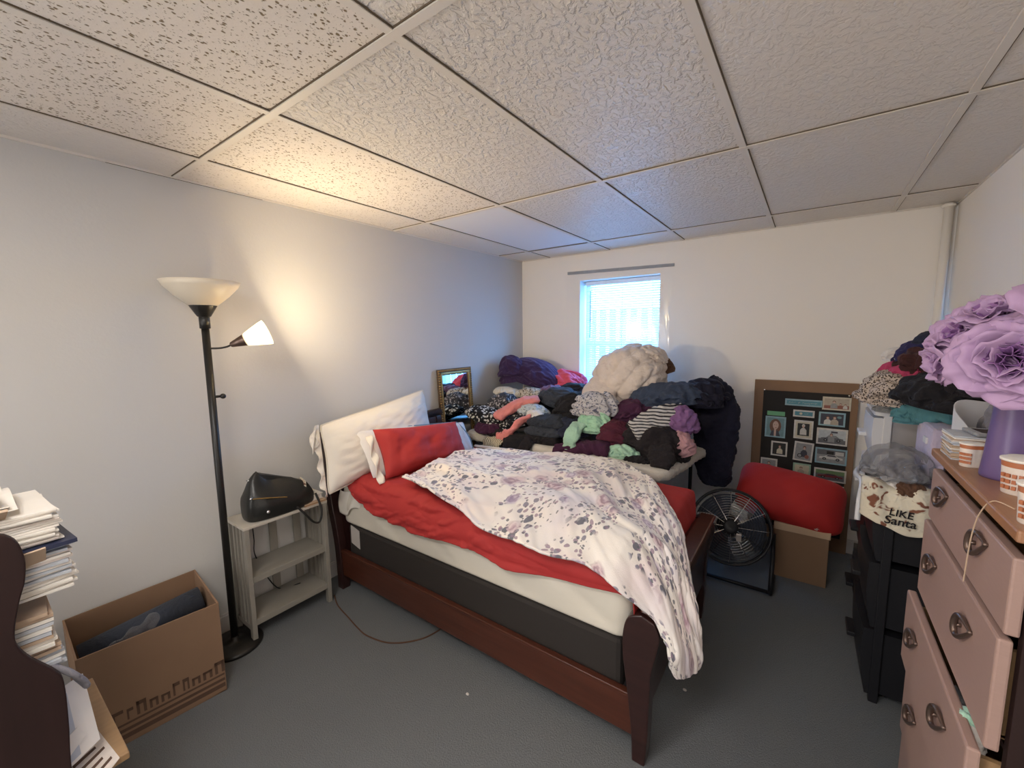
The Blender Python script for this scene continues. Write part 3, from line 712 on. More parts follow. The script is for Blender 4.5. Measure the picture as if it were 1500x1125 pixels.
for y0 in (BY0+.012, BY1-.042):
    b = MB(); b.box((.12, y0, .085), (1.945, y0+.03, .238)); r = b.build('side_rail', 'woodX', bed, bevel=.004)
    b = MB(); b.box((.12, y0-.002, .228), (1.945, y0+.022, .242)); b.build('rail_edge', 'woodX', r, bevel=.003)
b = MB()
for x in (.5, 1.0, 1.5): b.box((x, BY0+.04, .17), (x+.08, BY1-.04, .19))
b.build('slat', 'woodL', bed)
bs = thing('box_spring', 'black cloth box spring with a white tag, on the bed frame', 'box spring', (1.05, 1.8, .2))
b = MB(); b.box((.205, BY0+.045, .192), (1.885, BY1-.045, .405)); b.build('box_body', 'boxsp', bs, bevel=.02)
b = MB(); b.prism([(.235, .295), (.315, .275), (.315, .385), (.235, .400)], 'y', BY0+.0425, BY0+.047); b.build('tag', 'label', bs)
# mattress: rounded, quilted sides
mt = thing('mattress', 'ivory quilted mattress showing below the red sheet', 'mattress', (1.05, 1.8, .407))
def rbox(x0, x1, y0, y1, z0, z1, r, nx=90, ny=40, nz=12):
    v, f = ico(6); P = v.copy(); pn = (np.abs(P)**14).sum(1)**(1/14); P = P/pn[:,None]
    Q = np.empty_like(P); Q[:,0] = (x0+x1)/2+P[:,0]*(x1-x0)/2; Q[:,1] = (y0+y1)/2+P[:,1]*(y1-y0)/2; Q[:,2] = (z0+z1)/2+P[:,2]*(z1-z0)/2
    return Q, f
Gm = []
prof = [(0, .0), (-.012, .01), (-.016, .03), (-.018, .11), (-.018, .20), (-.012, .255), (.012, .283), (.05, .292)]
pr = catmull(prof, 26)
per = []
X0, X1, Y0, Y1 = .165, 1.90, BY0+.055, BY1-.045
def perim(n, rad=.05):
    pts = []
    cs = [((X1-rad, Y1-rad), 0), ((X0+rad, Y1-rad), 90), ((X0+rad, Y0+rad), 180), ((X1-rad, Y0+rad), 270)]
    for (c, a0) in cs:
        for k in range(7):
            a = math.radians(a0+15*k); pts.append((c[0]+rad*math.cos(a), c[1]+rad*math.sin(a), math.cos(a), math.sin(a)))
    out = []
    for i in range(len(pts)):
        p, q = pts[i], pts[(i+1) % len(pts)]; d = math.hypot(q[0]-p[0], q[1]-p[1]); m = max(1, int(d/.012))
        for k in range(m): t = k/m; out.append(tuple(p[a]*(1-t)+q[a]*t for a in range(4)))
    return out
PM = perim(0)
for (o_, z) in pr:
    row = []
    for i, (x, y, nx_, ny_) in enumerate(PM):
        s = i*.012; q = .006*math.exp(-((math.sin((s*8+z*14))**2))/.06)*(1 if .03 < z < .26 else 0)+.004*math.sin(s*23)*math.sin(z*19)
        d = -o_-q; row.append((x+nx_*d, y+ny_*d, .407+z))
    Gm.append(row)
b = MB(); b.grid(Gm, closed_v=True); n = len(PM); b.f += [tuple(range(n)), tuple((len(Gm)-1)*n+k for k in range(n-1, -1, -1))]; b.mi += [0, 0]
b.build('mattress_body', 'ivory', mt, smooth=True)
# loose corner of mattress pad hanging at the head
G = []
for i in range(24):
    row = []
    for j in range(14):
        u, v = i/23, j/13; row.append((.17+.20*u, Y0-.022-.012*math.sin(u*9+v*3)-.012*v*(1-u), .61-(.135+.03*math.sin(u*7))*v*(1-.35*u)))
    G.append(row)
b = MB(); b.grid(G); tag(b.build('mattress_pad_corner', 'cotton', smooth=True, solid=.003), 'loose white corner of a mattress pad hanging near the headboard', 'mattress pad')
b = MB(); b.tube(catmull([(.42, 2.262, .70), (.75, 2.270, .712), (1.1, 2.272, .712), (1.45, 2.27, .705)], 50).tolist(), .011, 8); tag(b.build('white_sheet_edge', 'whitec', smooth=True), 'white bedding edge showing along the far side of the bed', 'bedding')

# red fitted sheet slipping off the near side
def sheet():
    TOP = .706
    hemx = np.array([.15, .22, .30, .45, .62, .83, 1.05, 1.23, 1.41, 1.58, 1.8, 1.96]); hemz = np.array([.69, .675, .645, .577, .545, .535, .552, .560, .539, .564, .592, .615])
    xs = np.concatenate([np.linspace(.16, 1.88, 190), np.full(24, 0)]); ns = len(xs)
    G = []; UV = []
    near_n, top_n, far_n = 34, 80, 10
    for i in range(ns):
        if i < 190: x = xs[i]; fd = 0
        else: fd = (i-189)/24
        row = []
        xx = x if i < 190 else 1.88
        hz = float(np.interp(xx, hemx, hemz))
        for j in range(far_n+top_n+near_n):
            if j < far_n: t = 1-j/far_n; y = Y1+.012-.0*t; z = TOP-.012-.10*t; yy = y
            elif j < far_n+top_n:
                t = (j-far_n)/top_n; y = Y1+.005+(Y0+.0-Y1-.005)*t; e = min(t, 1-t); z = TOP-.022*max(0, 1-e/.06)**2; yy = y
            else:
                t = (j-far_n-top_n+1)/near_n; y = Y0-.010-.034*math.sin(min(1, t*1.25)*PI*.62)-.004*t; z = TOP-.022-(TOP-.022-hz)*t
            px = xx
            if i >= 190:
                ang = min(1, fd*3)*PI/2; px = 1.88+.05*math.sin(ang)+.012*fd; z = min(z, TOP-.05*(1-math.cos(ang))-.18*max(0, fd-.2))
                if j >= far_n+top_n: z = max(hz+.0, z) if False else z
            row.append((px, y, z))
        G.append(row)
    A = np.array(G); sh_ = A.shape; du = np.gradient(A, axis=0); dv = np.gradient(A, axis=1); N = np.cross(du, dv); N /= np.linalg.norm(N, axis=2)[:,:,None]+1e-9
    F = A.reshape(-1, 3); NN = N.reshape(-1, 3); 
    sgn = np.where((NN[:,2] < 0)[:,None], -1, 1)*np.ones((1,3)); side = F[:,1] < Y0
    NN = np.where(side[:,None] & (NN[:,1] > 0)[:,None], -NN, NN); NN = np.where((~side)[:,None] & (NN[:,2] < 0)[:,None], -NN, NN)
    U = F.copy(); w = np.clip((Y0+.12-F[:,1])/.14, .05, 1)*np.clip((1.72-F[:,0])/.25, .12, 1)
    # diagonal drag folds running down towards the foot
    d = .034*crumple(U, 41, 13, (.45, .25, 1.0))*w+.008*(ridges(U, 44, 46, 3, (.5, .3, 1.0))-.35)*w+.012*lowf(U, 47, 9)*w
    endf = np.clip((F[:,0]-1.75)/.2, 0, 1)*np.clip((F[:,1]-Y0)/.2, 0, 1); d += .012*(ridges(U, 51, 26, 3, (.2, 1, .6))-.35)*endf
    far = np.clip((Y1+.0-F[:,1])/.06, 0, 1); d *= far
    d = np.maximum(d, -.004)
    F = F+NN*d[:,None]
    b = MB(); b.grid(F.reshape(sh_).tolist()); return b
tag(sheet().build('fitted_sheet', 'red', smooth=True, solid=.003), 'red fitted sheet stretched over the mattress, slipping down its near side', 'bed sheet')

# floral blanket
def blanket():
    C = [
     [(.62,2.08,.735),(.60,1.92,.745),(.61,1.72,.745),(.635,1.54,.744),(.69,1.37,.733)],
     [(.93,2.17,.737),(.93,1.97,.750),(.94,1.75,.748),(.96,1.53,.746),(1.0,1.320,.726)],
     [(1.2,2.235,.737),(1.2,2.0,.750),(1.22,1.77,.748),(1.23,1.54,.746),(1.24,1.298,.680)],
     [(1.5,2.245,.770),(1.48,2.0,.752),(1.48,1.78,.746),(1.48,1.55,.746),(1.46,1.275,.668)],
     [(1.73,2.10,.750),(1.70,1.90,.748),(1.70,1.71,.742),(1.70,1.50,.745),(1.71,1.270,.690)],
     [(1.90,1.86,.740),(1.89,1.73,.738),(1.88,1.60,.734),(1.87,1.46,.738),(1.86,1.272,.650)],
     [(2.00,1.67,.700),(2.00,1.57,.698),(2.00,1.48,.690),(1.985,1.40,.67),(1.965,1.290,.590)],
     [(2.085,1.48,.600),(2.083,1.44,.575),(2.080,1.39,.545),(2.075,1.34,.520),(2.045,1.300,.500)],
     [(2.115,1.44,.470),(2.118,1.41,.450),(2.115,1.38,.440),(2.10,1.335,.435),(2.060,1.300,.440)],
     [(2.120,1.43,.395),(2.118,1.41,.385),(2.115,1.385,.380),(2.105,1.35,.378),(2.075,1.315,.390)]]
    C = np.array(C); nu, nv = 230, 120
    R = np.stack([catmull(C[:,j], nu) for j in range(5)], 1); A = np.stack([catmull(R[i], nv) for i in range(nu)], 0)
    du = np.gradient(A, axis=0); dv = np.gradient(A, axis=1); N = np.cross(du, dv); N /= np.linalg.norm(N, axis=2)[:,:,None]+1e-9
    if N[nu//3, nv//2, 2] < 0: N = -N
    su = np.cumsum(np.linalg.norm(du, axis=2).mean(1)); sv = np.linspace(0, .95, nv)
    UU, VV = np.meshgrid(su, sv, indexing='ij'); Q = np.stack([UU, VV, np.zeros_like(UU)], 2).reshape(-1, 3)
    d = np.zeros(len(Q))
    Q2 = Q.copy(); Q2[:,1] += .10*np.sin(Q[:,0]*3.1)+.03*np.sin(Q[:,0]*8+1)
    headw = np.clip(1.25-Q[:,0]*.75, .35, 1)
    d += .085*(ridges(Q2, 61, 10, 3, (.18, 1, 0), .8)-.20)*headw
    d += .024*crumple(Q2, 66, 7.5, (-.2, 1, 0))
    d += .034*(ridges(Q, 68, 13, 3, (.8, .6, 0), .8)-.20)*np.clip(Q[:,0]-.6, 0, 1)
    d += .012*lowf(Q, 71, 12)+.003*lowf(Q, 72, 60)
    nearf = np.exp(-((.95-Q[:,1])/.10)**2)*np.clip(1.1-Q[:,0], 0, .8); d += .032*nearf
    d = np.where(d < 0, d*.45, d); d = np.clip(d, -.010, .085)+.012
    tail = np.clip((Q[:,0]-1.5)/.4, 0, 1); d = d*(1-.45*tail)
    F = A.reshape(-1, 3)+N.reshape(-1, 3)*d[:,None]
    # wavy outline
    e = (VV.reshape(-1) > .93)|(VV.reshape(-1) < .02)
    F[:,1] += np.where(VV.reshape(-1) > .85, .012*np.sin(Q[:,0]*17)*(VV.reshape(-1)-.85)/.1, 0)
    uv = [(float(a), float(c)) for a, c in zip(Q[:,0], Q[:,1])]
    b = MB(); b.grid(F.reshape(nu, nv, 3).tolist()); return b, uv
bb, uv = blanket()
tag(bb.build('fleece_blanket', 'floral', smooth=True, uv=uv, solid=.010), 'cream fleece blanket printed with mauve roses, rumpled across the bed', 'blanket')

# pillows
pw = thing('pillow', 'large white pillow leaning against the headboard', 'pillow', (.17, 1.62, .72), 'pillows on the bed')
ey = V(-.40, .16, 1).normalized(); ex = V(-.06, 1, .13).normalized(); ez = ex.cross(ey); ez = ez if ez.x > 0 else -ez
pc = (.205, 1.625, .885)
pillow_mesh(pc, ex, ey, ez, .86, .40, .22, 81, .026, 30, fdir=(0, .25, 1), pin=.14, rnd=.05).build('pillow_body', 'cotton', pw, smooth=True)
b = MB(); pts = PILLOW_EDGE
b.tube(pts, .005, 6, closed=True); b.build('piping', 'ivory', pw, smooth=True)
b = MB()
G = []
for i in range(10):
    row = []
    for j in range(22):
        u, v = i/9, j/21; p = V(*pc)+ex*(-.42-.002-.03*u*(1 if v > .1 else .5))+ey*(-.2+.40*v)+ez*(.02*math.sin(v*26)*u); row.append(p)
    G.append(row)
b.grid(G); G = []
for i in range(8):
    row = []
    for j in range(8):
        u, v = i/7, j/7; p = V(*pc)+ex*(-.43-.05*u)+ey*(.10+.10*v-.05*u)+ez*(.012*math.sin(u*7+v*5)); row.append(p)
    G.append(row)
b.grid(G); b.build('pillowcase_hem', 'cotton', pw, smooth=True, solid=.003)
pw = thing('pillow', 'white pillow with blue piping sticking out from behind the red pillow', 'pillow', (.42, 1.8, .72), 'pillows on the bed')
ey = V(-.62, .0, 1).normalized(); ex = V(.10, 1, -.10).normalized(); ez = ex.cross(ey); ez = ez if ez.x > 0 else -ez
pc2 = (.385, 1.80, .795)
pillow_mesh(pc2, ex, ey, ez, .86, .30, .12, 86, .008, 24).build('pillow_body', 'whitec', pw, smooth=True)
b = MB(); b.tube([V(*pc2)+ex*(.36+.0*t)+ey*(.145-.29*t)+ez*(.048*math.sin(t*PI)+.006) for t in np.linspace(0, 1, 16)], .004, 6)
b.tube([V(*pc2)+ex*(.36-.7*t)+ey*.150+ez*.004 for t in np.linspace(0, 1, 30)], .003, 6); b.build('blue_piping', 'bluepipe', pw, smooth=True)
pw = thing('pillow', 'red pillow propped in front of the white pillows', 'pillow', (.46, 1.72, .72), 'pillows on the bed')
ey = V(-.52, .10, 1).normalized(); ex = V(.04, 1, -.10).normalized(); ez = ex.cross(ey); ez = ez if ez.x > 0 else -ez
pc3 = (.455, 1.745, .815)
pillow_mesh(pc3, ex, ey, ez, .68, .30, .21, 93, .040, 16, fdir=(.2, .8, -.9), pin=.22).build('pillow_body', 'red', pw, smooth=True)
b = MB(); G = []
for i in range(10):
    row = []
    for j in range(18):
        u, v = i/9, j/17; row.append(V(*pc3)+ex*(-.335-.035*u)+ey*(-.165+.28*v)+ez*(-.012+.012*math.sin(v*15+u*3)))
    G.append(row)
b.grid(G); b.build('white_flange', 'cotton', pw, smooth=True, solid=.004)

# ------------------------------------------------------------------ long covered table under the window
TX0, TX1, TY0, TY1, TZ = .150, 1.83, 2.385, 3.26, .735
tb = thing('folding_table', 'long table under a fitted white cover, heaped with clothes below the window', 'table', (.97, 2.9, 0))
def rrect(x0, x1, y0, y1, r, n=8):
    P = []
    for (cx, cy, a0) in ((x1-r, y0+r, -90), (x1-r, y1-r, 0), (x0+r, y1-r, 90), (x0+r, y0+r, 180)):
        for k in range(n+1): a = math.radians(a0+90*k/n); P.append((cx+r*math.cos(a), cy+r*math.sin(a)))
    return P
out = rrect(TX0, TX1, TY0, TY1, .11, 10); dense = []
for i in range(len(out)):
    p, q = out[i], out[(i+1) % len(out)]; m = max(1, int(math.hypot(q[0]-p[0], q[1]-p[1])/.02))
    for k in range(m): dense.append((p[0]+(q[0]-p[0])*k/m, p[1]+(q[1]-p[1])*k/m))
cx, cy = .975, 2.89; G = []
for (sc, z) in ((0, TZ), (.9, TZ), (.965, TZ-.002), (.992, TZ-.012), (1.0, TZ-.035), (.995, TZ-.058), (.97, TZ-.066)):
    row = []
    for i, (x, y) in enumerate(dense):
        w = .004*math.sin(i*1.9)*(1 if z < TZ-.005 else .3)+.004*math.sin(i*.37)
        dx, dy = x-cx, y-cy; L_ = math.hypot(dx, dy); e = (1-sc)*.9
        row.append((x-dx/L_*(1-sc)*.6*(1 if sc > 0 else L_/.6)+dx/L_*w*(sc > .9), y-dy/L_*(1-sc)*.6*(1 if sc > 0 else L_/.6)+dy/L_*w*(sc > .9), z))
    G.append(row)
b = MB(); b.grid(G, closed_v=True); b.build('fitted_cover', 'c_board', tb, smooth=True)
b = MB(); b.prism(rrect(TX0+.02, TX1-.02, TY0+.02, TY1-.02, .10), 'z', TZ-.06, TZ-.008); b.build('table_top', 'c_grey', tb)
b = MB(); b.box((TX0+.1, TY0+.05, TZ-.24), (TX1-.28, TY0+.065, TZ-.06)); b.build('apron', 'c_slate2', tb)
for x in (TX0+.10, TX1-.13):
    for y in (TY0+.09, TY1-.08): b = MB(); b.tube([(x, y, 0), (x, y, TZ-.06)], .012, 10); b.build('leg', 'blackp', tb, smooth=True)
tb.rotation_euler.z = math.radians(-6.0)

# ------------------------------------------------------------------ gilt mirror leaning on the left wall
mr = thing('mirror', 'tall gilt framed mirror leaning against the left wall beside the clothes', 'mirror', (.09, 2.487, 0))
MH, MW = 1.238, .395
up_ = V(-.075, 0, 1.238).normalized(); rt_ = V(0, 1, 0); nr_ = V(up_.z, 0, -up_.x)
MC = V(.088, 2.487, .004)
def mp_(u, v, w): return MC+rt_*u+up_*v+nr_*w
def mbox(b, u0, u1, v0, v1, w0, w1):
    vs = [mp_(u, v, w) for w in (w0, w1) for v in (v0, v1) for u in (u0, u1)]
    b.add(vs, [(0,2,3,1), (4,5,7,6), (0,1,5,4), (2,6,7,3), (0,4,6,2), (1,3,7,5)])
b = MB(); h = MW/2
for a in ((-h, h, 0, .05), (-h, h, MH-.05, MH), (-h, -h+.05, .05, MH-.05), (h-.05, h, .05, MH-.05)): mbox(b, *a, 0, .016)
b.build('frame', 'golddark', mr, bevel=.004)
b = MB()
for q0, q1, vert in ((-h+.012, h-.012, 0),):
    for k in range(22):
        t = k/21; u = -h+.014+t*(MW-.028)
        for v in (.014, MH-.014): b.sphere(mp_(u, v, .016), .0085, 8, 6)
    for k in range(1, 62):
        v = .014+k/62*(MH-.028)
        for u in (-h+.014, h-.014): b.sphere(mp_(u, v, .016), .0085, 8, 6)
b.build('beading', 'gold', mr, smooth=True)
b = MB()
for a in ((-h+.026, h-.026, .026, .044), (-h+.026, h-.026, MH-.044, MH-.026), (-h+.026, -h+.044, .026, MH-.026), (h-.044, h-.026, .026, MH-.026)): mbox(b, *a, .016, .022)
b.build('inner_moulding', 'gold', mr, bevel=.003)
b = MB(); mbox(b, -h+.045, h-.045, .045, MH-.045, .010, .012); b.build('glass', 'mirror', mr)

# ------------------------------------------------------------------ the clothes pile (each garment its own thing)
GP = 'clothes heaped under the window'
def hp(nm, lab, cat, c, sz, m, seed, **k): return heap(nm, lab, cat, (c[0], c[1]+(.03 if c[1] < 2.6 else 0), c[2]+.018), sz, m, seed, group=GP, **k)
hp('fleece_throw', 'dark purple furry throw bundled in the corner at the top of the heap', 'throw', (.30, 3.22, 1.135), (.27, .19, .145), 'c_purplefur', 101, rot=(0, 14, -4), ff=3.4, fold=.14, lump=.2)
hp('fleece_throw', 'raised hood-like end of the dark purple furry bundle by the wall', 'throw', (.17, 3.10, 1.135), (.125, .13, .17), 'c_purplefur', 102, rot=(0, -10, 0), ff=3.4, fold=.12)
hp('blanket', 'hot pink folded blanket beside the window reveal', 'blanket', (.575, 3.30, 1.06), (.165, .13, .105), 'c_hotpink', 103, rot=(0, -6, 0), ff=4, fold=.20, fdir=(1, 0, 0), p=4)
hp('pillowcase', 'cream pillowcase crumpled below the purple furry throw', 'pillowcase', (.24, 2.93, .985), (.13, .09, .05), 'c_cream', 104, rot=(0, 6, 0))
hp('scarf', 'tan leopard print scarf below the purple throw, beside the cream pillowcase', 'scarf', (.46, 2.98, .985), (.13, .09, .052), 'pr_leopard2', 105)
hp('top', 'grey floral top on the left slope of the heap by the wall', 'top', (.27, 2.78, .905), (.145, .11, .085), 'pr_floralbw2', 106, rot=(0, -18, 0))
hp('dress', 'black dress with white floral print spilling over at the left end', 'dress', (.30, 2.60, .83), (.19, .12, .075), 'pr_floralbw', 107, rot=(0, 14, 10))
hp('dress', 'second floral print piece, lying right under the salmon sleeve', 'dress', (.545, 2.56, .80), (.15, .10, .07), 'pr_floralbw', 108, rot=(0, -14, 0))
hp('skirt', 'plum garment at the lowest left edge of the heap behind the mirror', 'skirt', (.34, 2.50, .755), (.13, .09, .055), 'c_plum', 109)
hp('leggings', 'black crumpled leggings under the floral print at the left end', 'leggings', (.50, 2.47, .735), (.14, .07, .04), 'c_black2', 110)
cloth_strip('sleeve_top', 'salmon pink long sleeve lying diagonally across the floral prints', 'top', [(.65, 2.78, .995), (.56, 2.70, .985), (.48, 2.60, .925), (.435, 2.505, .865)], [.15, .14, .125, .11], .05, 'c_salmon', 111, side=(1, -.4, 0), group=GP)
cloth_strip('scarf', 'coral and white printed scarf hanging in front of the dark jeans', 'scarf', [(.715, 2.56, .895), (.665, 2.49, .865), (.63, 2.43, .805), (.575, 2.41, .765), (.52, 2.41, .745)], [.07, .07, .06, .06, .05], .035, 'c_salmon', 112, side=(.6, 0, .8), group=GP)
hp('shirt', 'pale blue printed shirt next to the salmon sleeve', 'shirt', (.66, 2.68, .905), (.12, .08, .055), 'pr_plaid', 113)
hp('shirt', 'small white shirt peeking above the coral scarf', 'shirt', (.735, 2.60, .885), (.07, .05, .04), 'c_white', 114)
for k, (z, sx, m, lab) in enumerate(((.745, .145, 'c_black', 'black folded trousers at the bottom of the dark folded stack'), (.80, .150, 'c_slate2', 'slate folded jeans in the middle of the dark folded stack'), (.86, .150, 'c_slate', 'dark slate sweater on top of the dark folded stack'))):
    hp('trousers' if k < 2 else 'sweater', lab, 'trousers' if k < 2 else 'sweater', (.845+.008*k, 2.525+.02*k, z), (sx, .11, .042), m, 120+k, p=4.5, lump=.07, fold=.10, ff=3, flat=.8)
hp('jacket', 'dark grey jacket slumped over the middle of the heap', 'jacket', (.80, 2.90, .965), (.19, .13, .095), 'c_slate2', 124, rot=(0, 10, 0), fdir=(1, .2, .6))
hp('coat', 'black coat heaped just left of the white paisley top', 'coat', (.98, 2.78, .93), (.155, .14, .135), 'c_black', 125, fdir=(.3, 0, 1))
hp('sweater', 'dusty purple sweater rolled below the hot pink blanket', 'sweater', (.625, 3.02, .995), (.12, .09, .07), 'c_dustpurple', 126)
hp('top', 'black knit top between the hot pink blanket and the dark jacket', 'top', (.78, 3.14, 1.005), (.16, .12, .075), 'c_black2', 127)
hp('jeans', 'navy jeans crumpled behind the mint green top', 'jeans', (1.015, 2.56, .815), (.13, .10, .085), 'c_navy', 128)
cloth_strip('trousers', 'black trousers whose two legs hang over the front of the table', 'trousers', [(.70, 2.48, .765), (.67, 2.395, .745), (.665, 2.355, .68), (.66, 2.35, .56)], [.17, .17, .13, .11], .045, 'c_black', 130, group=GP)
cloth_strip('leggings', 'second black leg hanging over the table front, nearer the window', 'leggings', [(.775, 2.47, .755), (.772, 2.39, .735), (.77, 2.355, .67), (.765, 2.35, .56)], [.14, .12, .09, .08], .04, 'c_black2', 131, group=GP)
cloth_strip('scarf', 'cream scarf with thin dark lines hanging at the left end of the table', 'scarf', [(.53, 2.44, .735), (.50, 2.372, .715), (.47, 2.355, .64), (.45, 2.35, .58)], [.14, .15, .16, .17], .028, 'pr_lines', 132, group=GP)
hp('top', 'white and grey paisley top draped in the centre of the heap', 'top', (1.155, 2.70, .975), (.155, .12, .115), 'pr_paisley', 133, fdir=(1, 0, .3), fold=.2)
hp('top', 'mint green print top hanging below the paisley top', 'top', (1.20, 2.57, .865), (.115, .08, .085), 'pr_mint', 134, fdir=(1, 0, .2), fold=.24)
cloth_strip('sleeve_top', 'mint green sleeve hanging straight down from the mint top', 'top', [(1.135, 2.53, .90), (1.12, 2.455, .86), (1.115, 2.42, .80), (1.105, 2.41, .735)], [.09, .10, .09, .07], .04, 'c_mint', 135, fold=.018, group=GP)
cloth_strip('blouse', 'dark plum blouse with lace edge lying along the front of the table', 'blouse', [(1.0, 2.42, .725), (1.10, 2.43, .745), (1.22, 2.45, .765), (1.38, 2.46, .775)], [.10, .12, .13, .12], .07, 'c_plum', 136, side=(0, 1, .4), fold=.02, group=GP, ragged=.004)
hp('sweater', 'wine red sweater bunched right of the mint green top', 'sweater', (1.36, 2.56, .815), (.12, .11, .105), 'c_wine', 137, fdir=(1, .2, 0))
hp('hoodie', 'dark violet hoodie squeezed beneath the white comforter', 'hoodie', (1.40, 2.78, .93), (.17, .13, .11), 'c_plum', 138, rot=(0, -24, 0))
hp('top', 'small mint green scrap of a top lying at the table edge', 'top', (1.455, 2.44, .738), (.095, .055, .052), 'c_mint', 139, fold=.26)
hp('leggings', 'black sock-like bundle at the table edge right of the mint scrap', 'leggings', (1.565, 2.40, .722), (.08, .04, .03), 'c_black', 140)
hp('coat', 'big black fuzzy coat heaped over the right end of the table', 'coat', (1.61, 2.58, .80), (.195, .13, .155), 'c_black2', 141, rot=(0, 12, 0), fdir=(.4, 0, 1), lump=.16)
cloth_strip('coat_sleeve', 'black sleeve dangling over the rounded table end', 'coat', [(1.66, 2.52, .83), (1.70, 2.44, .79), (1.715, 2.40, .76), (1.715, 2.37, .735)], [.13, .14, .12, .09], .06, 'c_black2', 142, group=GP)
cloth_strip('cardigan', 'black and white banded knit cardigan folded across the black coat', 'cardigan', [(1.50, 2.50, .905), (1.58, 2.55, .955), (1.68, 2.62, 1.0), (1.76, 2.70, 1.015)], [.11, .125, .13, .12], .07, 'pr_band', 143, side=(-.4, .2, .9), group=GP)
hp('blouse', 'violet blouse stuffed behind the banded cardigan', 'blouse', (1.755, 2.66, .945), (.085, .08, .10), 'c_violet', 144, rot=(0, 25, 0))
hp('scarf', 'mauve pink scarf end hanging between the black coat and the navy gown', 'scarf', (1.80, 2.60, .80), (.05, .06, .10), 'c_mauve', 145, rot=(0, -25, 0))
hp('jeans', 'blue denim jeans folded under the white comforter at its right', 'jeans', (1.60, 2.86, 1.06), (.23, .15, .095), 'c_denim', 146, rot=(0, -6, 0), fdir=(.2, .3, 1))
hp('sweater', 'black mass of sweaters filling the heap behind the denim jeans', 'sweater', (1.50, 3.10, .92), (.28, .22, .20), 'c_black', 147)
hp('sweater', 'dark navy sweater filling the heap behind the paisley top', 'sweater', (1.02, 3.08, .88), (.30, .22, .17), 'c_navy', 148)
hp('sweater', 'dark grey sweater filling the heap under the purple throw', 'sweater', (.42, 3.06, .86), (.26, .22, .13), 'c_slate', 149)
# quilted comforter
def comforter():
    v, f = ico(6); P = v.copy(); seed = 151
    pn = (np.abs(P)**2.3).sum(1)**(1/2.3); P = P/pn[:,None]
    r = 1+.10*lowf(v, seed, 2.2)+.10*crumple(v, seed+1, 4.0, (1, .2, .3))
    q = P@np.array(RZ(20) @ RY(28)).T
    for k, (a, sp, of) in enumerate(((0, .52, .1), (2, .50, .2))):
        t = (q[:,a]+.05*np.sin(q[:,1]*4+k)+of)/sp; dd = np.abs(t-np.round(t))*sp
        r -= .045*np.exp(-(dd/.035)**2)
        r += .03*(np.cos(2*PI*t)*-.5+.5)
    P = P*r[:,None]; P[:,2] = np.where(P[:,2] < 0, P[:,2]*.95, P[:,2])
    P *= np.array((.255, .20, .225)); R = RY(-28); P = P@np.array(R).T+np.array((1.30, 2.98, 1.175))
    b = MB(); b.add(P.tolist(), f); return b
tag(comforter().build('comforter', 'c_comfort', smooth=True), 'big off-white quilted comforter bundled on top of the heap in front of the window', 'comforter', GP)
cloth_strip('comforter_corner', 'pointed lower corner of off-white quilting hanging at the left of the comforter', 'comforter', [(1.16, 2.90, 1.16), (1.16, 2.79, 1.08), (1.21, 2.72, .98), (1.26, 2.66, .87)], [.24, .25, .17, .03], .10, 'c_comfort', 152, fold=.014, group=GP)
hp('towel', 'striped white towel fold on the crown of the comforter', 'towel', (1.465, 3.02, 1.335), (.10, .09, .055), 'c_comfort', 153, rot=(0, 24, 0), fdir=(.2, 0, 1), fold=.24, ff=7)
hp('bag', 'brown bag edge peeking out behind the comforter', 'bag', (1.545, 3.10, 1.235), (.035, .06, .085), 'c_brown', 154, rot=(0, -22, 0))
# navy ruffled gown hanging down the right end
def gown():
    pts = [(1.78, 3.08, 1.13), (1.84, 3.06, 1.08), (1.875, 3.04, .92), (1.89, 3.03, .72), (1.90, 3.025, .56), (1.905, 3.02, .47)]
    return cloth_strip('ruffled_gown', 'navy black ruffled gown hanging down past the right end of the table', 'dress', pts, [.20, .26, .27, .25, .21, .12], .11, 'c_navyruffle', 161, fold=.020, ff=34, ns=120, nc=60, group=GP, ragged=.010)
gown()
hp('shawl', 'navy black shawl crumpled on top beside the denim jeans', 'shawl', (1.80, 2.97, 1.06), (.14, .13, .11), 'c_navyruffle', 162, fold=.28, ff=6)

# ------------------------------------------------------------------ pedestal fan on the floor
fn = thing('floor_fan', 'black round floor fan standing between the bed foot and the red cushion', 'fan', (2.06, 2.72, 0))
fc = V(2.045, 2.70, .345); fa = V(.16, -.86, .34).normalized(); fx = V(0, 0, 1).cross(fa).normalized(); fy = fa.cross(fx)
FR = .215
def fp(r, a, w): return fc+fx*(r*math.cos(a))+fy*(r*math.sin(a))+fa*w
b = MB(); b.tube([fp(FR, 2*PI*k/64, 0) for k in range(64)], .008, 8, closed=True); b.tube([fp(FR*.985, 2*PI*k/64, -.05) for k in range(64)], .005, 6, closed=True); b.build('rim', 'blackp', fn, smooth=True)
b = MB()
for w0, rr in ((.055, 1), (-.075, 1)):
    sg = 1 if w0 > 0 else -1
    for r in np.linspace(.05, .205, 12): b.tube([fp(r, 2*PI*k/40, w0*(1-(r/FR)**3)) for k in range(40)], .0011, 4, closed=True)
    for k in range(12): a = 2*PI*k/12; b.tube([fp(r, a+.0*r, w0*(1-(r/FR)**3)) for r in np.linspace(.04, .213, 8)], .0014, 4)
b.build('grille_wires', 'chrome', fn)
b = MB(); b.lathe([(.0, .062), (.03, .060), (.045, .052), (.045, .046)], 24, fc, fa); b.build('grille_badge', 'blackp', fn, smooth=True)
for k in range(3):
    G = []
    for i in range(9):
        row = []
        for j in range(11):
            r = .035+.155*i/8; a = 2*PI*k/3+(j/10-.5)*(.6+.9*i/8); row.append(fp(r, a, .022*(j/10-.5)*2-.01))
        G.append(row)
    b = MB(); b.grid(G); b.build('blade', 'pvcG' if False else 'c_slate2', fn, smooth=True, solid=.003)
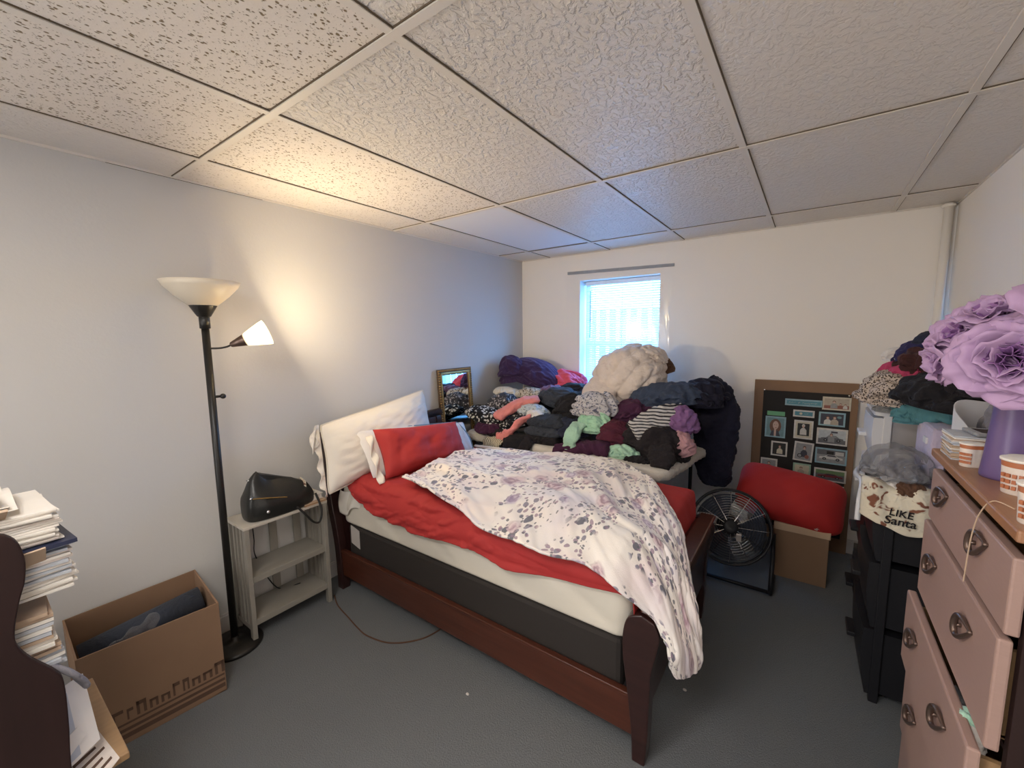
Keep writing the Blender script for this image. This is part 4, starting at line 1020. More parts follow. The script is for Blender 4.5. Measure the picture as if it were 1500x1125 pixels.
b = MB(); b.lathe([(.03, -.02), (.06, -.06), (.072, -.10), (.065, -.16), (.03, -.18)], 28, fc, fa); b.build('motor_housing', 'blackp', fn, smooth=True)
b = MB()
for sg in (-1, 1):
    foot = V(2.045+sg*.205+.02, 2.66, .018)
    b.tube(catmull([fp(FR+.012, 0 if sg > 0 else PI, -.02), fp(FR+.014, 0 if sg > 0 else PI, -.02)-V(0, 0, .10), foot+V(0, .02, .14), foot, foot+V(0, .22, 0)], 30).tolist(), .012, 8)
b.tube([(1.86, 2.67, .018), (2.27, 2.67, .018)], .011, 8); b.build('stand', 'blackp', fn, smooth=True)
b = MB(); b.box((2.09, 2.615, .30), (2.115, 2.630, .345), RX(20)); b.build('grille_label', 'label', fn)

# ------------------------------------------------------------------ photo board, cushion and box by the back wall
PBY = 3.475
pb = thing('photo_board', 'black pinboard with a wide tan border leaning on the back wall, covered in photos', 'pinboard', (2.36, PBY, 0))
b = MB(); b.box((2.062, PBY, 0), (2.650, PBY+.018, 1.163)); b.build('backing_board', 'cardL' if False else 'card', pb, bevel=.002)
b = MB(); b.box((2.120, PBY-.004, .10), (2.612, PBY, 1.090)); b.build('black_panel', 'boardb', pb)
PM_ = {}
def pm(n, c):
    if n not in MT: MT[n] = mat(n, c, .45, var=.25, vscale=60)
    return n
def photo(lab, x0, z0, x1, z1, border, bg, shapes, tilt=0, t=.004, cat='photo'):
    """x0,z0 = upper left; shapes are polygons in 0..1 picture coordinates (y up) with a colour"""
    cx, cz = (x0+x1)/2, (z0+z1)/2; R = RY(tilt)
    def P(u, v, y): p = R @ V(x0+(x1-x0)*u-cx, 0, z1+(z0-z1)*v-cz); return (cx+p.x, y, cz+p.z)
    ph = thing('photo' if cat == 'photo' else 'caption_card', lab, cat, (cx, PBY-.004, min(z0, z1)), 'photos on the pinboard' if cat == 'photo' else None)
    b = MB(); y1, y0 = PBY-.004, PBY-.004-t
    vs = [P(u, v, y) for y in (y0, y1) for (u, v) in ((0, 0), (1, 0), (1, 1), (0, 1))]
    b.add(vs, [(0,1,2,3), (7,6,5,4), (0,4,5,1), (1,5,6,2), (2,6,7,3), (3,7,4,0)]); b.build('border', border, ph)
    w = (x1-x0); mg = .010; mu, mv = mg/w, mg/(z0-z1)
    ms = [bg]; b = MB(); b.cur = 0
    q = [P(u, v, y0-.0006) for (u, v) in ((mu, mv), (1-mu, mv), (1-mu, 1-mv), (mu, 1-mv))]; b.add(q, [(0,1,2,3)])
    for i, (poly, col) in enumerate(shapes):
        if col not in ms: ms.append(col)
        b.cur = ms.index(col); b.add([P(mu+(1-2*mu)*u, mv+(1-2*mv)*v, y0-.0010-.0003*i) for u, v in poly], [tuple(range(len(poly)))])
    b.build('print' if cat == 'photo' else 'writing', ms, ph)
def ell(cx, cy, rx, ry, n=14): return [(cx+rx*math.cos(2*PI*k/n), cy+ry*math.sin(2*PI*k/n)) for k in range(n)]
def person(cx, base, s, skin, shirt, hair, aspect=1.0):
    a = aspect
    return [(ell(cx, base+.80*s, .14*s*a, .155*s), hair), ([(cx-.30*s*a, base), (cx-.28*s*a, base+.42*s), (cx-.12*s*a, base+.60*s), (cx+.12*s*a, base+.60*s), (cx+.28*s*a, base+.42*s), (cx+.30*s*a, base)], shirt), (ell(cx, base+.74*s, .10*s*a, .13*s), skin)]
def car(body, glass, x=.5, y=.42, s=1.0):
    T = lambda P: [(x+(u-.5)*s, y+(v-.42)*s) for u, v in P]
    return [(T([(.06, .30), (.08, .46), (.28, .50), (.38, .66), (.66, .66), (.78, .50), (.94, .46), (.95, .30)]), body), (T([(.32, .51), (.40, .63), (.64, .63), (.73, .51)]), glass), (T(ell(.26, .30, .075, .11)), 'p_black'), (T(ell(.76, .30, .075, .11)), 'p_black'), (T(ell(.26, .30, .035, .05)), 'p_grey'), (T(ell(.76, .30, .035, .05)), 'p_grey')]
for n, c in (('p_black', (.02, .02, .02)), ('p_grey', (.30, .30, .30)), ('p_skin', (.58, .40, .32)), ('p_hair', (.16, .07, .04)), ('p_white', (.62, .60, .56)), ('p_sky', (.50, .54, .56)), ('p_wall', (.45, .38, .30)), ('p_dark', (.05, .05, .07)), ('p_brick', (.28, .10, .07)), ('p_teal', (.16, .28, .30)), ('p_green', (.16, .26, .12)), ('p_cream', (.62, .56, .42)), ('p_redcar', (.22, .03, .04)), ('p_asph', (.14, .14, .15)), ('b_white', (.66, .63, .58)), ('b_blue', (.28, .44, .50)), ('b_green', (.36, .52, .38)), ('b_cream', (.60, .54, .42))): pm(n, c)
rq = random.Random(12)
def scribble(x0, x1, n):
    out = []; x = x0
    for k in range(n):
        w = rq.uniform(.02, .05); y = .5+rq.uniform(-.1, .1); hh = rq.uniform(.10, .24)
        out.append(([(x, y-hh), (x+w*.35, y-hh), (x+w, y+hh*.6), (x+w*.65, y+hh*.6)], 'b_white')); x += w+rq.uniform(.008, .02)
        if x > x1: break
    return out
photo('long teal caption card with white handwriting at the top of the pinboard', 2.253, 1.039, 2.466, .993, 'b_blue', 'teal', scribble(.06, .26, 6)+scribble(.34, .38, 2)+scribble(.46, .9, 10), cat='caption card')
photo('short teal caption card with a yellow mark below the long one', 2.304, .965, 2.425, .917, 'b_white', 'teal', [(ell(.34, .5, .09, .3), 'p_cream')]+scribble(.52, .9, 6), cat='caption card')
photo('photo of people sitting outside a brick house, top right of the pinboard', 2.463, 1.069, 2.614, .981, 'b_cream', 'p_wall', [([(0, 0), (1, 0), (1, .35), (0, .3)], 'p_brick')]+person(.40, .05, .8, 'p_skin', 'p_grey', 'p_hair', .6)+person(.66, .05, .55, 'p_skin', 'p_brick', 'p_hair', .6)+person(.85, .05, .5, 'p_skin', 'p_white', 'p_hair', .6))
photo('portrait photo of a woman with long wavy hair at the left of the pinboard', 2.142, .905, 2.266, .754, 'b_blue', 'p_teal', [(ell(.5, .55, .34, .40), 'p_hair'), ([(.2, 0), (.3, .28), (.5, .34), (.7, .28), (.8, 0)], 'p_dark'), ([(.44, .0), (.44, .38), (.56, .38), (.56, .0)], 'p_skin'), (ell(.52, .60, .17, .23), 'p_skin'), (ell(.46, .63, .025, .018, 8), 'p_black'), (ell(.59, .63, .025, .018, 8), 'p_black'), (ell(.53, .47, .05, .018, 8), 'p_brick')])
b = MB(); b.box((2.150, PBY-.0075, .912), (2.257, PBY-.004, .942)); tag(b.build('note_card', 'green'), 'small blank green card above the portrait of the woman', 'card')
photo('dark photo of two people sitting together, in a blue border', 2.449, .965, 2.591, .872, 'b_blue', 'p_dark', person(.32, 0, .8, 'p_skin', 'p_white', 'p_hair', .7)+person(.62, 0, .85, 'p_skin', 'p_wall', 'p_hair', .7)+[(ell(.82, .72, .10, .12), 'p_teal')])
photo('photo of a small child in white on a dark ground, white border', 2.314, .894, 2.423, .764, 'b_white', 'p_cream', [([(.12, .12), (.88, .12), (.88, .9), (.12, .9)], 'p_black')]+person(.5, .18, .72, 'p_skin', 'p_white', 'p_white'))
photo('photo of a person leaning on a car under an awning', 2.444, .855, 2.610, .744, 'b_white', 'p_sky', [([(0, 0), (1, 0), (1, .30), (0, .34)], 'p_asph')]+car('p_asph', 'p_grey', .5, .36, .95)+person(.48, .10, .70, 'p_skin', 'p_grey', 'p_hair', .6)+[([(.46, .80), (.70, .80), (.70, .92), (.46, .92)], 'p_dark')])
photo('small dark photo of a seated person, lower left of the pinboard', 2.186, .727, 2.284, .622, 'b_white', 'p_black', person(.55, .08, .78, 'p_skin', 'p_cream', 'p_hair'))
photo('photo with a curled corner of a person crouching before a bike', 2.322, .742, 2.432, .607, 'b_white', 'p_grey', person(.55, .18, .72, 'p_skin', 'p_dark', 'p_hair')+[(ell(.3, .25, .16, .13), 'p_black'), (ell(.3, .25, .11, .09), 'p_grey'), (ell(.75, .22, .14, .12), 'p_brick')], tilt=3)
photo('photo of a white car parked outside garages', 2.444, .719, 2.615, .612, 'b_blue', 'p_grey', [([(0, .6), (1, .6), (1, 1), (0, 1)], 'p_asph'), ([(.35, .62), (.6, .62), (.6, .9), (.35, .9)], 'p_black'), ([(.65, .62), (.95, .62), (.95, .9), (.65, .9)], 'p_white')]+car('p_white', 'p_dark', .5, .40, .95))
photo('small photo of a person in red at the bottom left, just above the cushion', 2.127, .596, 2.230, .499, 'b_white', 'p_grey', person(.5, .08, .8, 'p_skin', 'p_brick', 'p_hair'))
photo('faded cream photo of a person with a green border', 2.324, .589, 2.426, .504, 'b_green', 'p_cream', person(.45, .05, .8, 'p_skin', 'p_wall', 'p_hair'))
photo('photo of a dark red classic car with a white border', 2.445, .577, 2.619, .491, 'b_white', 'p_asph', [([(0, .62), (1, .62), (1, 1), (0, 1)], 'p_green')]+car('p_redcar', 'p_dark', .5, .42, 1.0))
photo('white edged photo mostly hidden behind the red cushion', 2.534, .468, 2.612, .40, 'b_white', 'p_white', [])
for q in ((2.125, PBY-.004, 1.092), (2.600, PBY-.004, 1.082)): b = MB(); b.sphere(q, .007, 10, 6); b.build('push_pin', 'chrome', pb, smooth=True)

cb = thing('storage_box', 'plain cardboard box with a pale lid under the red cushion', 'box', (2.40, 3.06, 0))
b = MB(); b.box((2.262, 2.93, 0), (2.530, 3.20, .300)); b.build('box_body', 'card', cb, bevel=.003)
b = MB(); b.box((2.256, 2.924, .300), (2.536, 3.206, .345)); b.build('lid', 'cardL', cb, bevel=.003)
cu = thing('cushion', 'bright red cushion leaning on the pinboard, on the cardboard storage box', 'cushion', (2.33, 3.12, .346))
ez = V(.10, -.72, .70).normalized(); ex = V(1, .05, -.17); ex = (ex-ez*ex.dot(ez)).normalized(); ey = ez.cross(ex)
pillow_mesh((2.318, 3.05, .475), ex, ey, ez, .60, .37, .24, 171, .022, 11, pin=.12, rnd=.17).build('cushion_cover', 'red2', cu, smooth=True)
heap('napkin', 'crumpled white cloth tucked under the red cushion on the box lid', 'cloth', (2.46, 2.955, .368), (.075, .04, .04), 'c_white', 172, rot=(0, 18, 0), sub=4)

# ------------------------------------------------------------------ chest of drawers at the right wall
DX, DY0, DY1, DZ = 2.68, 1.03, 1.62, 1.17
ds = thing('chest_of_drawers', 'tan laminate chest of drawers with bronze teardrop pulls along the right wall', 'chest of drawers', (2.84, 1.325, 0))
b = MB(); b.box((DX+.02, DY0, .0), (XR-.02, DY0+.018, DZ-.03)); b.box((DX+.02, DY1-.018, .0), (XR-.02, DY1, DZ-.03)); b.box((XR-.028, DY0, .0), (XR-.02, DY1, DZ-.03)); b.box((DX+.03, DY0+.02, .02), (XR-.03, DY1-.02, .05))
for z in (.29, .51, .73, .955): b.box((DX+.03, DY0+.018, z), (XR-.03, DY1-.018, z+.01))
b.build('carcass', 'woodD', ds)
b = MB(); b.box((DX-.006, DY0-.012, DZ-.022), (XR-.018, DY1+.012, DZ)); b.build('top', 'topwood', ds, bevel=.004)
zz = [(.975, 1.116), (.752, .966), (.530, .742), (.300, .522), (.062, .292)]
offs = [.000, .006, .026, .012, .006]
def teardrop(u):  # ring outline in (y,z); wide end far, point near and low
    a = 2*PI*u; r = .024*(1-.42*math.cos(a)); return (-.5*.068*math.cos(a)+0, .017*math.sin(a)*(1+.75*math.cos(a)) )
for (z0, z1), of in zip(zz, offs):
    x = DX-of
    dr = (lambda b: b.build('drawer', 'drawer', ds, bevel=.004))(MB().box((x-.002, DY0+.004, z0), (x+.018, DY1-.004, z1)))
    b = MB(); b.box((x+.018, DY0+.03, z0+.015), (x+.20, DY0+.04, z1-.03)); b.box((x+.018, DY1-.04, z0+.015), (x+.20, DY1-.03, z1-.03)); b.box((x+.018, DY0+.03, z0+.012), (x+.20, DY1-.03, z0+.02)); b.build('drawer_sides', 'woodL', dr)
    zc = (z0+z1)/2+.03
    for yc in (DY0+.155, DY1-.145):
        b = MB(); pts = []
        for k in range(28):
            p, q = teardrop(k/28); pts.append((x-.009-.004*math.cos(2*PI*k/28), yc-p, zc+q*1.15-p*-.35))
        b.tube(pts, [.0030+.0034*(.5+.5*math.cos(2*PI*k/28)) for k in range(28)], 8, closed=True)
        b.tube([(x, yc+.033, zc-.012), (x-.011, yc+.033, zc-.012)], .0045, 8); b.tube([(x, yc-.033, zc+.012), (x-.009, yc-.033, zc+.012)], .004, 8)
        b.build('handle', 'bronze', dr, smooth=True)
for k, (dy, dz, m) in enumerate(((.07, 0, 'c_white'), (.10, .012, 'c_mint'), (.13, -.005, 'c_white'), (.20, -.012, 'c_grey'))):
    heap('sock', ('white sock at the near end of the open third drawer', 'pale green sock beside the white one in the open drawer', 'second white sock in the open drawer, behind the pale green one', 'grey sock deepest in the open third drawer')[k], 'sock', (DX-.004, DY0+dy, .712+dz), (.016, .026, .020), m, 200+k, sub=4, fold=.2, group='socks in the open drawer')

# things on the chest
vs_ = tag((lambda b: b.build('vase', 'purple', smooth=True))(MB().lathe([(.0, 0), (.043, 0), (.044, .006), (.040, .05), (.034, .14), (.031, .20), (.033, .232), (.030, .232), (.027, .20), (.028, .05), (.0, .02)], 40, (2.752, 1.375, DZ))), 'tall purple tapered vase holding lilac silk flowers', 'vase')
def blossom(lab, c, a, R, seed, np_=30, m=('lilac', 'lilacd')):
    rg = np.random.RandomState(seed); c = V(*c); a = V(*a).normalized()
    th = thing('silk_flower', lab, 'flower', (2.752, 1.375, DZ+.03), 'lilac silk flowers in the vase')
    ux = a.orthogonal().normalized(); uy = a.cross(ux)
    b = MB()
    for k in range(np_):
        t = k/np_; ang = k*2.399+rg.uniform(-.2, .2); L_ = R*(.45+.62*t)*rg.uniform(.88, 1.12); open_ = .25+1.25*t+rg.uniform(-.12, .12); W = L_*(.80+.18*rg.rand())
        rad = ux*math.cos(ang)+uy*math.sin(ang); tan = a.cross(rad); base = c-a*(R*.30)+rad*(R*.05)
        n1, n2 = 10, 11; G = []; ph = rg.uniform(0, 6.28)
        for i in range(n1):
            s = i/(n1-1); th_ = open_*(.35+.65*s)+.35*s*s*(1 if t > .5 else -.4)
            # integrate a curling mid-rib
            if i == 0: pos = base.copy()
            else: pos = pos+(a*math.cos(th_)+rad*math.sin(th_))*(L_/(n1-1))
            nrm = (rad*math.cos(th_)-a*math.sin(th_)); w = W*(.30+.70*math.sin(min(1, s*.66+.06)*PI)**.6)
            row = []; dirn = a*math.cos(th_)+rad*math.sin(th_)
            for j in range(n2):
                q = j/(n2-1)*2-1
                ruf = .075*R*s*s*math.sin(q*5+ph)+.03*R*s*s*math.sin(q*11+ph*2)
                notch = L_*s*(-.26*q*q*abs(q)+.035*math.cos(q*9+ph))
                row.append(pos+tan*(q*w*.62)-nrm*(.26*w*(q*q))*(1 if t < .6 else -.1)+nrm*ruf+dirn*notch)
            G.append(row)
        b.cur = 1 if k < np_*.28 else 0; b.grid(G)
    b.build('petals', list(m), th, smooth=True, solid=.0006)
    b = MB(); e = c-a*R*.28; b.tube(catmull([(2.752, 1.375, DZ+.035), (2.752, 1.375, DZ+.16), tuple(V(2.752, 1.375, DZ+.25)*.6+e*.4), tuple(e)], 16).tolist(), .0025, 6); b.build('stem', 'stem', th, smooth=True)
blossom('largest lilac silk flower, open towards the camera above the vase', (2.705, 1.26, 1.440), (-.35, -.95, .10), .108, 1, 34)
blossom('lilac silk flower drooping at the left over the clothes', (2.632, 1.42, 1.425), (-.95, -.10, -.25), .072, 2, 22)
blossom('lilac silk flower at the top of the bunch in front of the white wall', (2.690, 1.34, 1.535), (-.45, -.35, .85), .074, 3, 22)
blossom('lilac silk flower on the upper left of the bunch', (2.655, 1.40, 1.490), (-.75, -.55, .45), .072, 4, 22)
blossom('lilac silk flower at the right edge of the bunch', (2.765, 1.24, 1.540), (.15, -.75, .65), .080, 5, 24)
blossom('lilac silk flower low on the bunch just above the vase rim', (2.705, 1.31, 1.405), (-.55, -.75, -.45), .066, 6, 22)
def tub(lab, c, r, h, rz, seed):
    t = thing('food_tub', lab, 'food tub', (c[0], c[1], DZ), 'food tubs on the chest of drawers')
    def outl(r, n=44): # two lobed outline
        P = []
        for k in range(n):
            a = 2*PI*k/n; q = r*(1+.20*abs(math.cos(a))**1.5-.05*math.exp(-(math.cos(a)/.2)**2)); p = RZ(rz) @ V(q*math.cos(a), q*math.sin(a)*.92, 0); P.append((c[0]+p.x, c[1]+p.y))
        return P
    def ring(b, prof): b.grid([[(x, y, DZ+z) for x, y in outl(rr)] for rr, z in prof], closed_v=True)
    b = MB(); ring(b, [(.001, 0), (r*.84, 0), (r*.86, .002), (r*.94, h*.78)]); b.build('tub_body', 'tubwhite', t, smooth=True)
    b = MB(); ring(b, [(r*.94, h*.78), (r*.965, h*.90), (r*.955, h*.95)]); b.build('orange_band', 'orange', t, smooth=True)
    b = MB(); ring(b, [(r*.955, h*.93), (r*1.04, h*.945), (r*1.045, h), (r*1.0, h*1.01), (.001, h*1.012)]); b.build('lid', 'paper', t, smooth=True)
    b = MB()
    for i in range(4):
        for j in range(3):
            a = math.radians(-150+rz*0+i*13); q = r*(.885+.02*j)*1.02; qq = q*(1+.20*abs(math.cos(a-math.radians(rz)))**1.5)
            x, y = c[0]+qq*math.cos(a)*1.0, c[1]+qq*math.sin(a)*.985; b.box((x-.003, y-.003, DZ+h*(.16+.17*j)), (x+.003, y+.003, DZ+h*(.26+.17*j)), RZ(math.degrees(a)))
    b.build('printed_grid', 'orange', t)
tub('two-lobed food tub with orange band at the front of the chest, beside the vase', (2.744, 1.262, 0), .034, .072, 50, 1)
tub('food tub with orange band behind the vase, next to the paper stack', (2.712, 1.452, 0), .020, .058, 20, 2)
tub('food tub at the right edge of the photo, nearest the camera', (2.716, 1.072, 0), .031, .070, 35, 3)
def pile(nm, lab, cat, c, w, d, n, t, mats, seed, rz=0, jit=.008, group=None, grow=0):
    rg = random.Random(seed); b = MB()
    for k in range(n):
        b.cur = rg.randrange(len(mats)) if len(mats) > 1 else 0; f = 1+grow*(k/n)
        b.box((c[0]-w/2*f, c[1]-d/2*f, c[2]+k*t), (c[0]+w/2*f, c[1]+d/2*f, c[2]+k*t+t*.82), RZ(rz+rg.uniform(-5, 5)), (c[0]+rg.uniform(-jit, jit), c[1]+rg.uniform(-jit, jit), c[2]+k*t))
    return tag(b.build(nm, list(mats), origin=(c[0], c[1], c[2])), lab, cat, group)
pile('paper_stack', 'stack of envelopes and papers at the far end of the chest top', 'paper stack', (2.762, 1.556, DZ), .15, .10, 15, .0042, ['paper', 'paperB', 'tubwhite', 'kraft'], 3)
ft = thing('picture_frame', 'small dark frame lying on the paper stack at the far end of the chest', 'frame', (2.78, 1.56, DZ+.064))
b = MB(); b.box((2.725, 1.515, DZ+.064), (2.835, 1.60, DZ+.0725), RZ(8)); b.build('frame', 'c_grey', ft, bevel=.002)
b = MB(); b.box((2.738, 1.53, DZ+.0725), (2.822, 1.585, DZ+.0731), RZ(8)); b.build('picture', 'woodD', ft)
pile('paper_stack', 'tall stack of papers behind the purple vase at the right edge', 'paper stack', (2.90, 1.45, DZ), .14, .18, 26, .0046, ['paper', 'tubwhite', 'paperB'], 8)
b = MB(); b.tube(catmull([(2.70, 1.13, DZ+.003), (2.68, 1.16, DZ+.004), (2.668, 1.175, DZ-.03), (2.664, 1.19, 1.08), (2.662, 1.195, .985)], 24).tolist(), .0012, 5); tag(b.build('thread', 'kraft'), 'thin cord hanging over the front edge of the chest of drawers', 'cord')

# tall white hamper with a bag in it, between the chest and the drawer tower
hm = thing('laundry_hamper', 'tall white hamper with a slanted rim behind the chest of drawers', 'hamper', (2.885, 1.86, 0))
G = []
for (z, k) in ((0, .86), (.02, .88), (.6, .95), (1.20, 1.0)):
    G.append([(2.885+.115*k*math.copysign(abs(math.cos(2*PI*i/40))**.6, math.cos(2*PI*i/40)), 1.86+.17*k*math.copysign(abs(math.sin(2*PI*i/40))**.6, math.sin(2*PI*i/40)), z+(.06*math.sin(2*PI*i/40)+.03*math.cos(2*PI*i/40)*-1 if z > 1 else 0)) for i in range(40)])
b = MB(); b.grid(G, closed_v=True); b.f += [tuple(range(40))]; b.mi += [0]; b.build('hamper_body', 'pvc', hm, smooth=True, solid=.004)
heap('plastic_bag', 'crumpled pale blue-grey plastic bag filling the white hamper', 'bag', (2.90, 1.86, 1.17), (.085, .125, .11), 'bagwhite' if 'bagwhite' in MT else 'c_greyfold', 210, fold=.25, ff=7)

# drawer towers beyond the chest
def drawer_tower(lab, x0, y0, x1, y1, levels, top, bodym, frontm, bow, seed):
    t = thing('drawer_tower', lab, 'storage drawers', ((x0+x1)/2, (y0+y1)/2, 0))
    b = MB()
    for (x, y) in ((x0+.035, y0), (x0+.035+(x1-x0)*.42, y0), (x1-.03, y0), (x0+.035, y1-.03), (x1-.03, y1-.03)): b.box((x, y, .0), (x+.03, y+.03, top))
    b.build('post', bodym, t, bevel=.003)
    b = MB(); b.prism(rrect(x0, x1, y0-.004, y1+.004, .03, 5), 'z', top-.02, top); b.build('top_panel', bodym, t, bevel=.003)
    for (z0, z1, fm, sm) in levels:
        n = 12; G = []
        for i in range(n+1):
            v = i/n; row = []
            for j in range(13):
                u = j/12; bo = bow*math.sin(min(1, .15+v*.95)*PI*.62)**1.0*(.75+.25*math.sin(u*PI)); row.append((x0+.03-bo, y0+.006+(y1-y0-.012)*u, z0+(z1-z0)*v))
            G.append(row)
        b = MB(); b.grid(G); G2 = [[(x0+.045, p[1], p[2]) for p in r] for r in G]; b.grid(G2)
        for a, c in ((0, 0), (0, -1)):
            pass
        b.grid([[r[0] for r in G], [r[0] for r in G2]]); b.grid([[r[-1] for r in G], [r[-1] for r in G2]]); b.grid([G[0], G2[0]]); b.grid([G[-1], G2[-1]])
        d = b.build('drawer', fm, t, smooth=True)
        d.data.polygons.foreach_set('use_smooth', [False]*len(d.data.polygons))
        b = MB(); b.box((x0+.045, y0+.014, z0+.008), (x1-.035, y1-.014, z1-.012)); b.build('drawer_bin', sm, d)
        b = MB(); b.box((x0+.005-bow, (y0+y1)/2-.06, (z0+z1)/2), (x0+.030-bow*.5, (y0+y1)/2+.06, (z0+z1)/2+.02)); b.build('handle', fm, d, bevel=.004)
    return t
drawer_tower('white and grey plastic drawer tower near the back wall, clothes piled on top', 2.640, 2.56, 2.975, 2.93, [(.865, 1.095, 'pvc', 'pvcG'), (.635, .855, 'pvc', 'pvcG'), (.33, .625, 'blackp', 'blackp'), (.03, .32, 'blackp', 'blackp')], 1.125, 'pvc', 'pvc', .045, 1)
drawer_tower('black plastic drawer tower next to the chest of drawers', 2.615, 2.09, 2.975, 2.50, [(.60, .845, 'blackp', 'blackp'), (.32, .59, 'blackp', 'blackp'), (.03, .31, 'blackp', 'blackp')], .865, 'blackp', 'blackp', .04, 2)
b = MB(); b.tube(catmull([(2.60, 2.50, .868), (2.575, 2.36, .872), (2.585, 2.22, .875), (2.575, 2.15, .82), (2.572, 2.13, .74)], 30).tolist(), .010, 8); tag(b.build('white_rim_strip', 'pvc', smooth=True), 'curved white plastic rim lying on the front edge of the black drawer tower', 'plastic strip')
GR = 'clothes on the drawer towers'
def hr(nm, lab, cat, c, sz, m, seed, **k): return heap(nm, lab, cat, c, sz, m, seed, group=GR, **k)
# on the white tower
hr('top', 'leopard print top heaped on the white drawer tower', 'top', (2.71, 2.60, 1.215), (.125, .15, .105), 'pr_leopard', 301, fold=.12)
hr('shirt', 'small grey shirt at the front edge of the white drawer tower', 'shirt', (2.685, 2.57, 1.14), (.045, .04, .03), 'c_grey', 302)
hr('top', 'raspberry pink top lying over the leopard print', 'top', (2.765, 2.66, 1.325), (.115, .12, .045), 'c_rasp', 303, rot=(0, -14, 0), fold=.2)
hr('shirt', 'white shirt collar showing above the raspberry top', 'shirt', (2.735, 2.78, 1.375), (.06, .06, .045), 'c_white', 304)
hr('sweater', 'dark brown sweater above the raspberry top', 'sweater', (2.80, 2.60, 1.345), (.085, .09, .075), 'c_darkbrown', 305, fold=.2)
hr('jacket', 'indigo blue jacket at the top of the right-hand heap', 'jacket', (2.795, 2.70, 1.395), (.080, .10, .060), 'c_indigo', 306, rot=(0, -20, 0), fold=.22)
hr('beanie', 'navy beanie crowning the right-hand heap', 'hat', (2.825, 2.70, 1.455), (.052, .06, .045), 'c_navy', 307, fold=.1)
hr('trousers', 'black trousers slumped between the white tower and the hamper', 'trousers', (2.84, 2.42, 1.225), (.135, .19, .095), 'c_black', 308, rot=(0, 6, 0))
hr('sweater', 'black sweater pile behind the lilac flowers', 'sweater', (2.915, 2.40, 1.30), (.10, .22, .10), 'c_black2', 309)
hr('cardigan', 'maroon cardigan peeking out near the vase top', 'cardigan', (2.95, 2.06, 1.285), (.06, .09, .07), 'c_maroon', 310)
cloth_strip('scarf', 'teal scarf spilling across the front of the white drawer tower top', 'scarf', [(2.675, 2.60, 1.175), (2.715, 2.52, 1.195), (2.755, 2.46, 1.175), (2.80, 2.40, 1.165), (2.86, 2.34, 1.165)], [.08, .11, .12, .10, .06], .045, 'c_teal', 311, side=(0, .4, 1), fold=.018, group=GR)
hr('top', 'teal top hanging in a point below the black trousers', 'top', (2.74, 2.47, 1.125), (.05, .035, .055), 'c_teal', 312, fold=.26)
# storage box on the black tower
st = thing('storage_bin', 'lavender cloth storage bin on the black drawer tower, below black clothes', 'storage bin', (2.875, 2.34, .866))
b = MB(); b.box((2.775, 2.20, .866), (2.972, 2.48, 1.125)); b.build('bin_body', 'c_lavender', st, bevel=.012)
b = MB(); b.box((2.768, 2.26, 1.055), (2.776, 2.31, 1.08)); b.build('label_holder', 'pvc', st, bevel=.002)
# clear bag and christmas cloth on the black tower
heap('clear_bag', 'crumpled clear grey plastic bag on the black drawer tower', 'bag', (2.70, 2.24, .945), (.09, .14, .085), 'bagclear', 320, fold=.24, ff=8)
heap('blanket', 'dark folded blanket inside the clear grey bag', 'blanket', (2.71, 2.26, .925), (.06, .10, .055), 'c_greyfold', 321, fold=.2)
heap('towel', 'cream towel under the clear grey bag at the front of the tower', 'towel', (2.665, 2.15, .895), (.065, .07, .03), 'c_white', 322)
heap('pouch', 'brown pouch squeezed beside the clear bag next to the chest of drawers', 'pouch', (2.72, 2.10, .90), (.045, .04, .035), 'c_brown', 323)
# christmas cloth with lettering, draped over the near side of the black tower
def xmas():
    n, m = 44, 50; G = []
    P = catmull([(2.19, .900), (2.12, .915), (2.075, .905), (2.062, .86), (2.058, .80), (2.056, .755)], n)
    for i in range(n):
        row = []; v = i/(n-1)
        for j in range(m):
            q = j/(m-1); x = 2.575+.205*q
            w = .010*math.sin(q*8+v*3)*(1-.7*v)+.006*math.sin(q*21-v*5)*(1-.75*v)
            left = max(0, 1-q/.22)
            row.append((x, P[i][0]-w-.004+.05*left**2, P[i][1]+(.014*math.sin(q*6+.5)+.02*left)*v+.012*math.sin(q*10)*(1-v)))
        G.append(row)
    b = MB(); b.grid(G); return b
xb = xmas()
xt = thing('christmas_towel', 'cream christmas printed cloth with lettering draped over the edge of the black tower', 'cloth', (2.68, 2.06, .755))
xb.build('cloth', 'pr_xmas', xt, smooth=True, solid=.005)
def lettering(txt, size, org, ux, uy, parent, name, m, depth=.0012):
    cu = bpy.data.curves.new(name, 'FONT'); cu.body = txt; cu.size = size; cu.extrude = depth; cu.shear = .12; cu.offset = size*.012
    o = bpy.data.objects.new(name, cu); COL.objects.link(o); dg = bpy.context.evaluated_depsgraph_get()
    me = bpy.data.meshes.new_from_object(o.evaluated_get(dg)); bpy.data.objects.remove(o)
    ux, uy = V(*ux).normalized(), V(*uy).normalized(); uz = ux.cross(uy); org = V(*org)
    b = MB(); b.add([org+ux*v.co.x+uy*v.co.y+uz*v.co.z for v in me.vertices], [tuple(p.vertices) for p in me.polygons]); bpy.data.meshes.remove(me)
    return b.build(name, m, parent)
lettering('LIKE', .036, (2.652, 2.040, .815), (1, 0, -.06), (0, .06, 1), xt, 'lettering', 'c_black')
lettering('Santa', .042, (2.640, 2.038, .782), (1, 0, -.04), (0, .06, 1), xt, 'lettering', 'c_black')

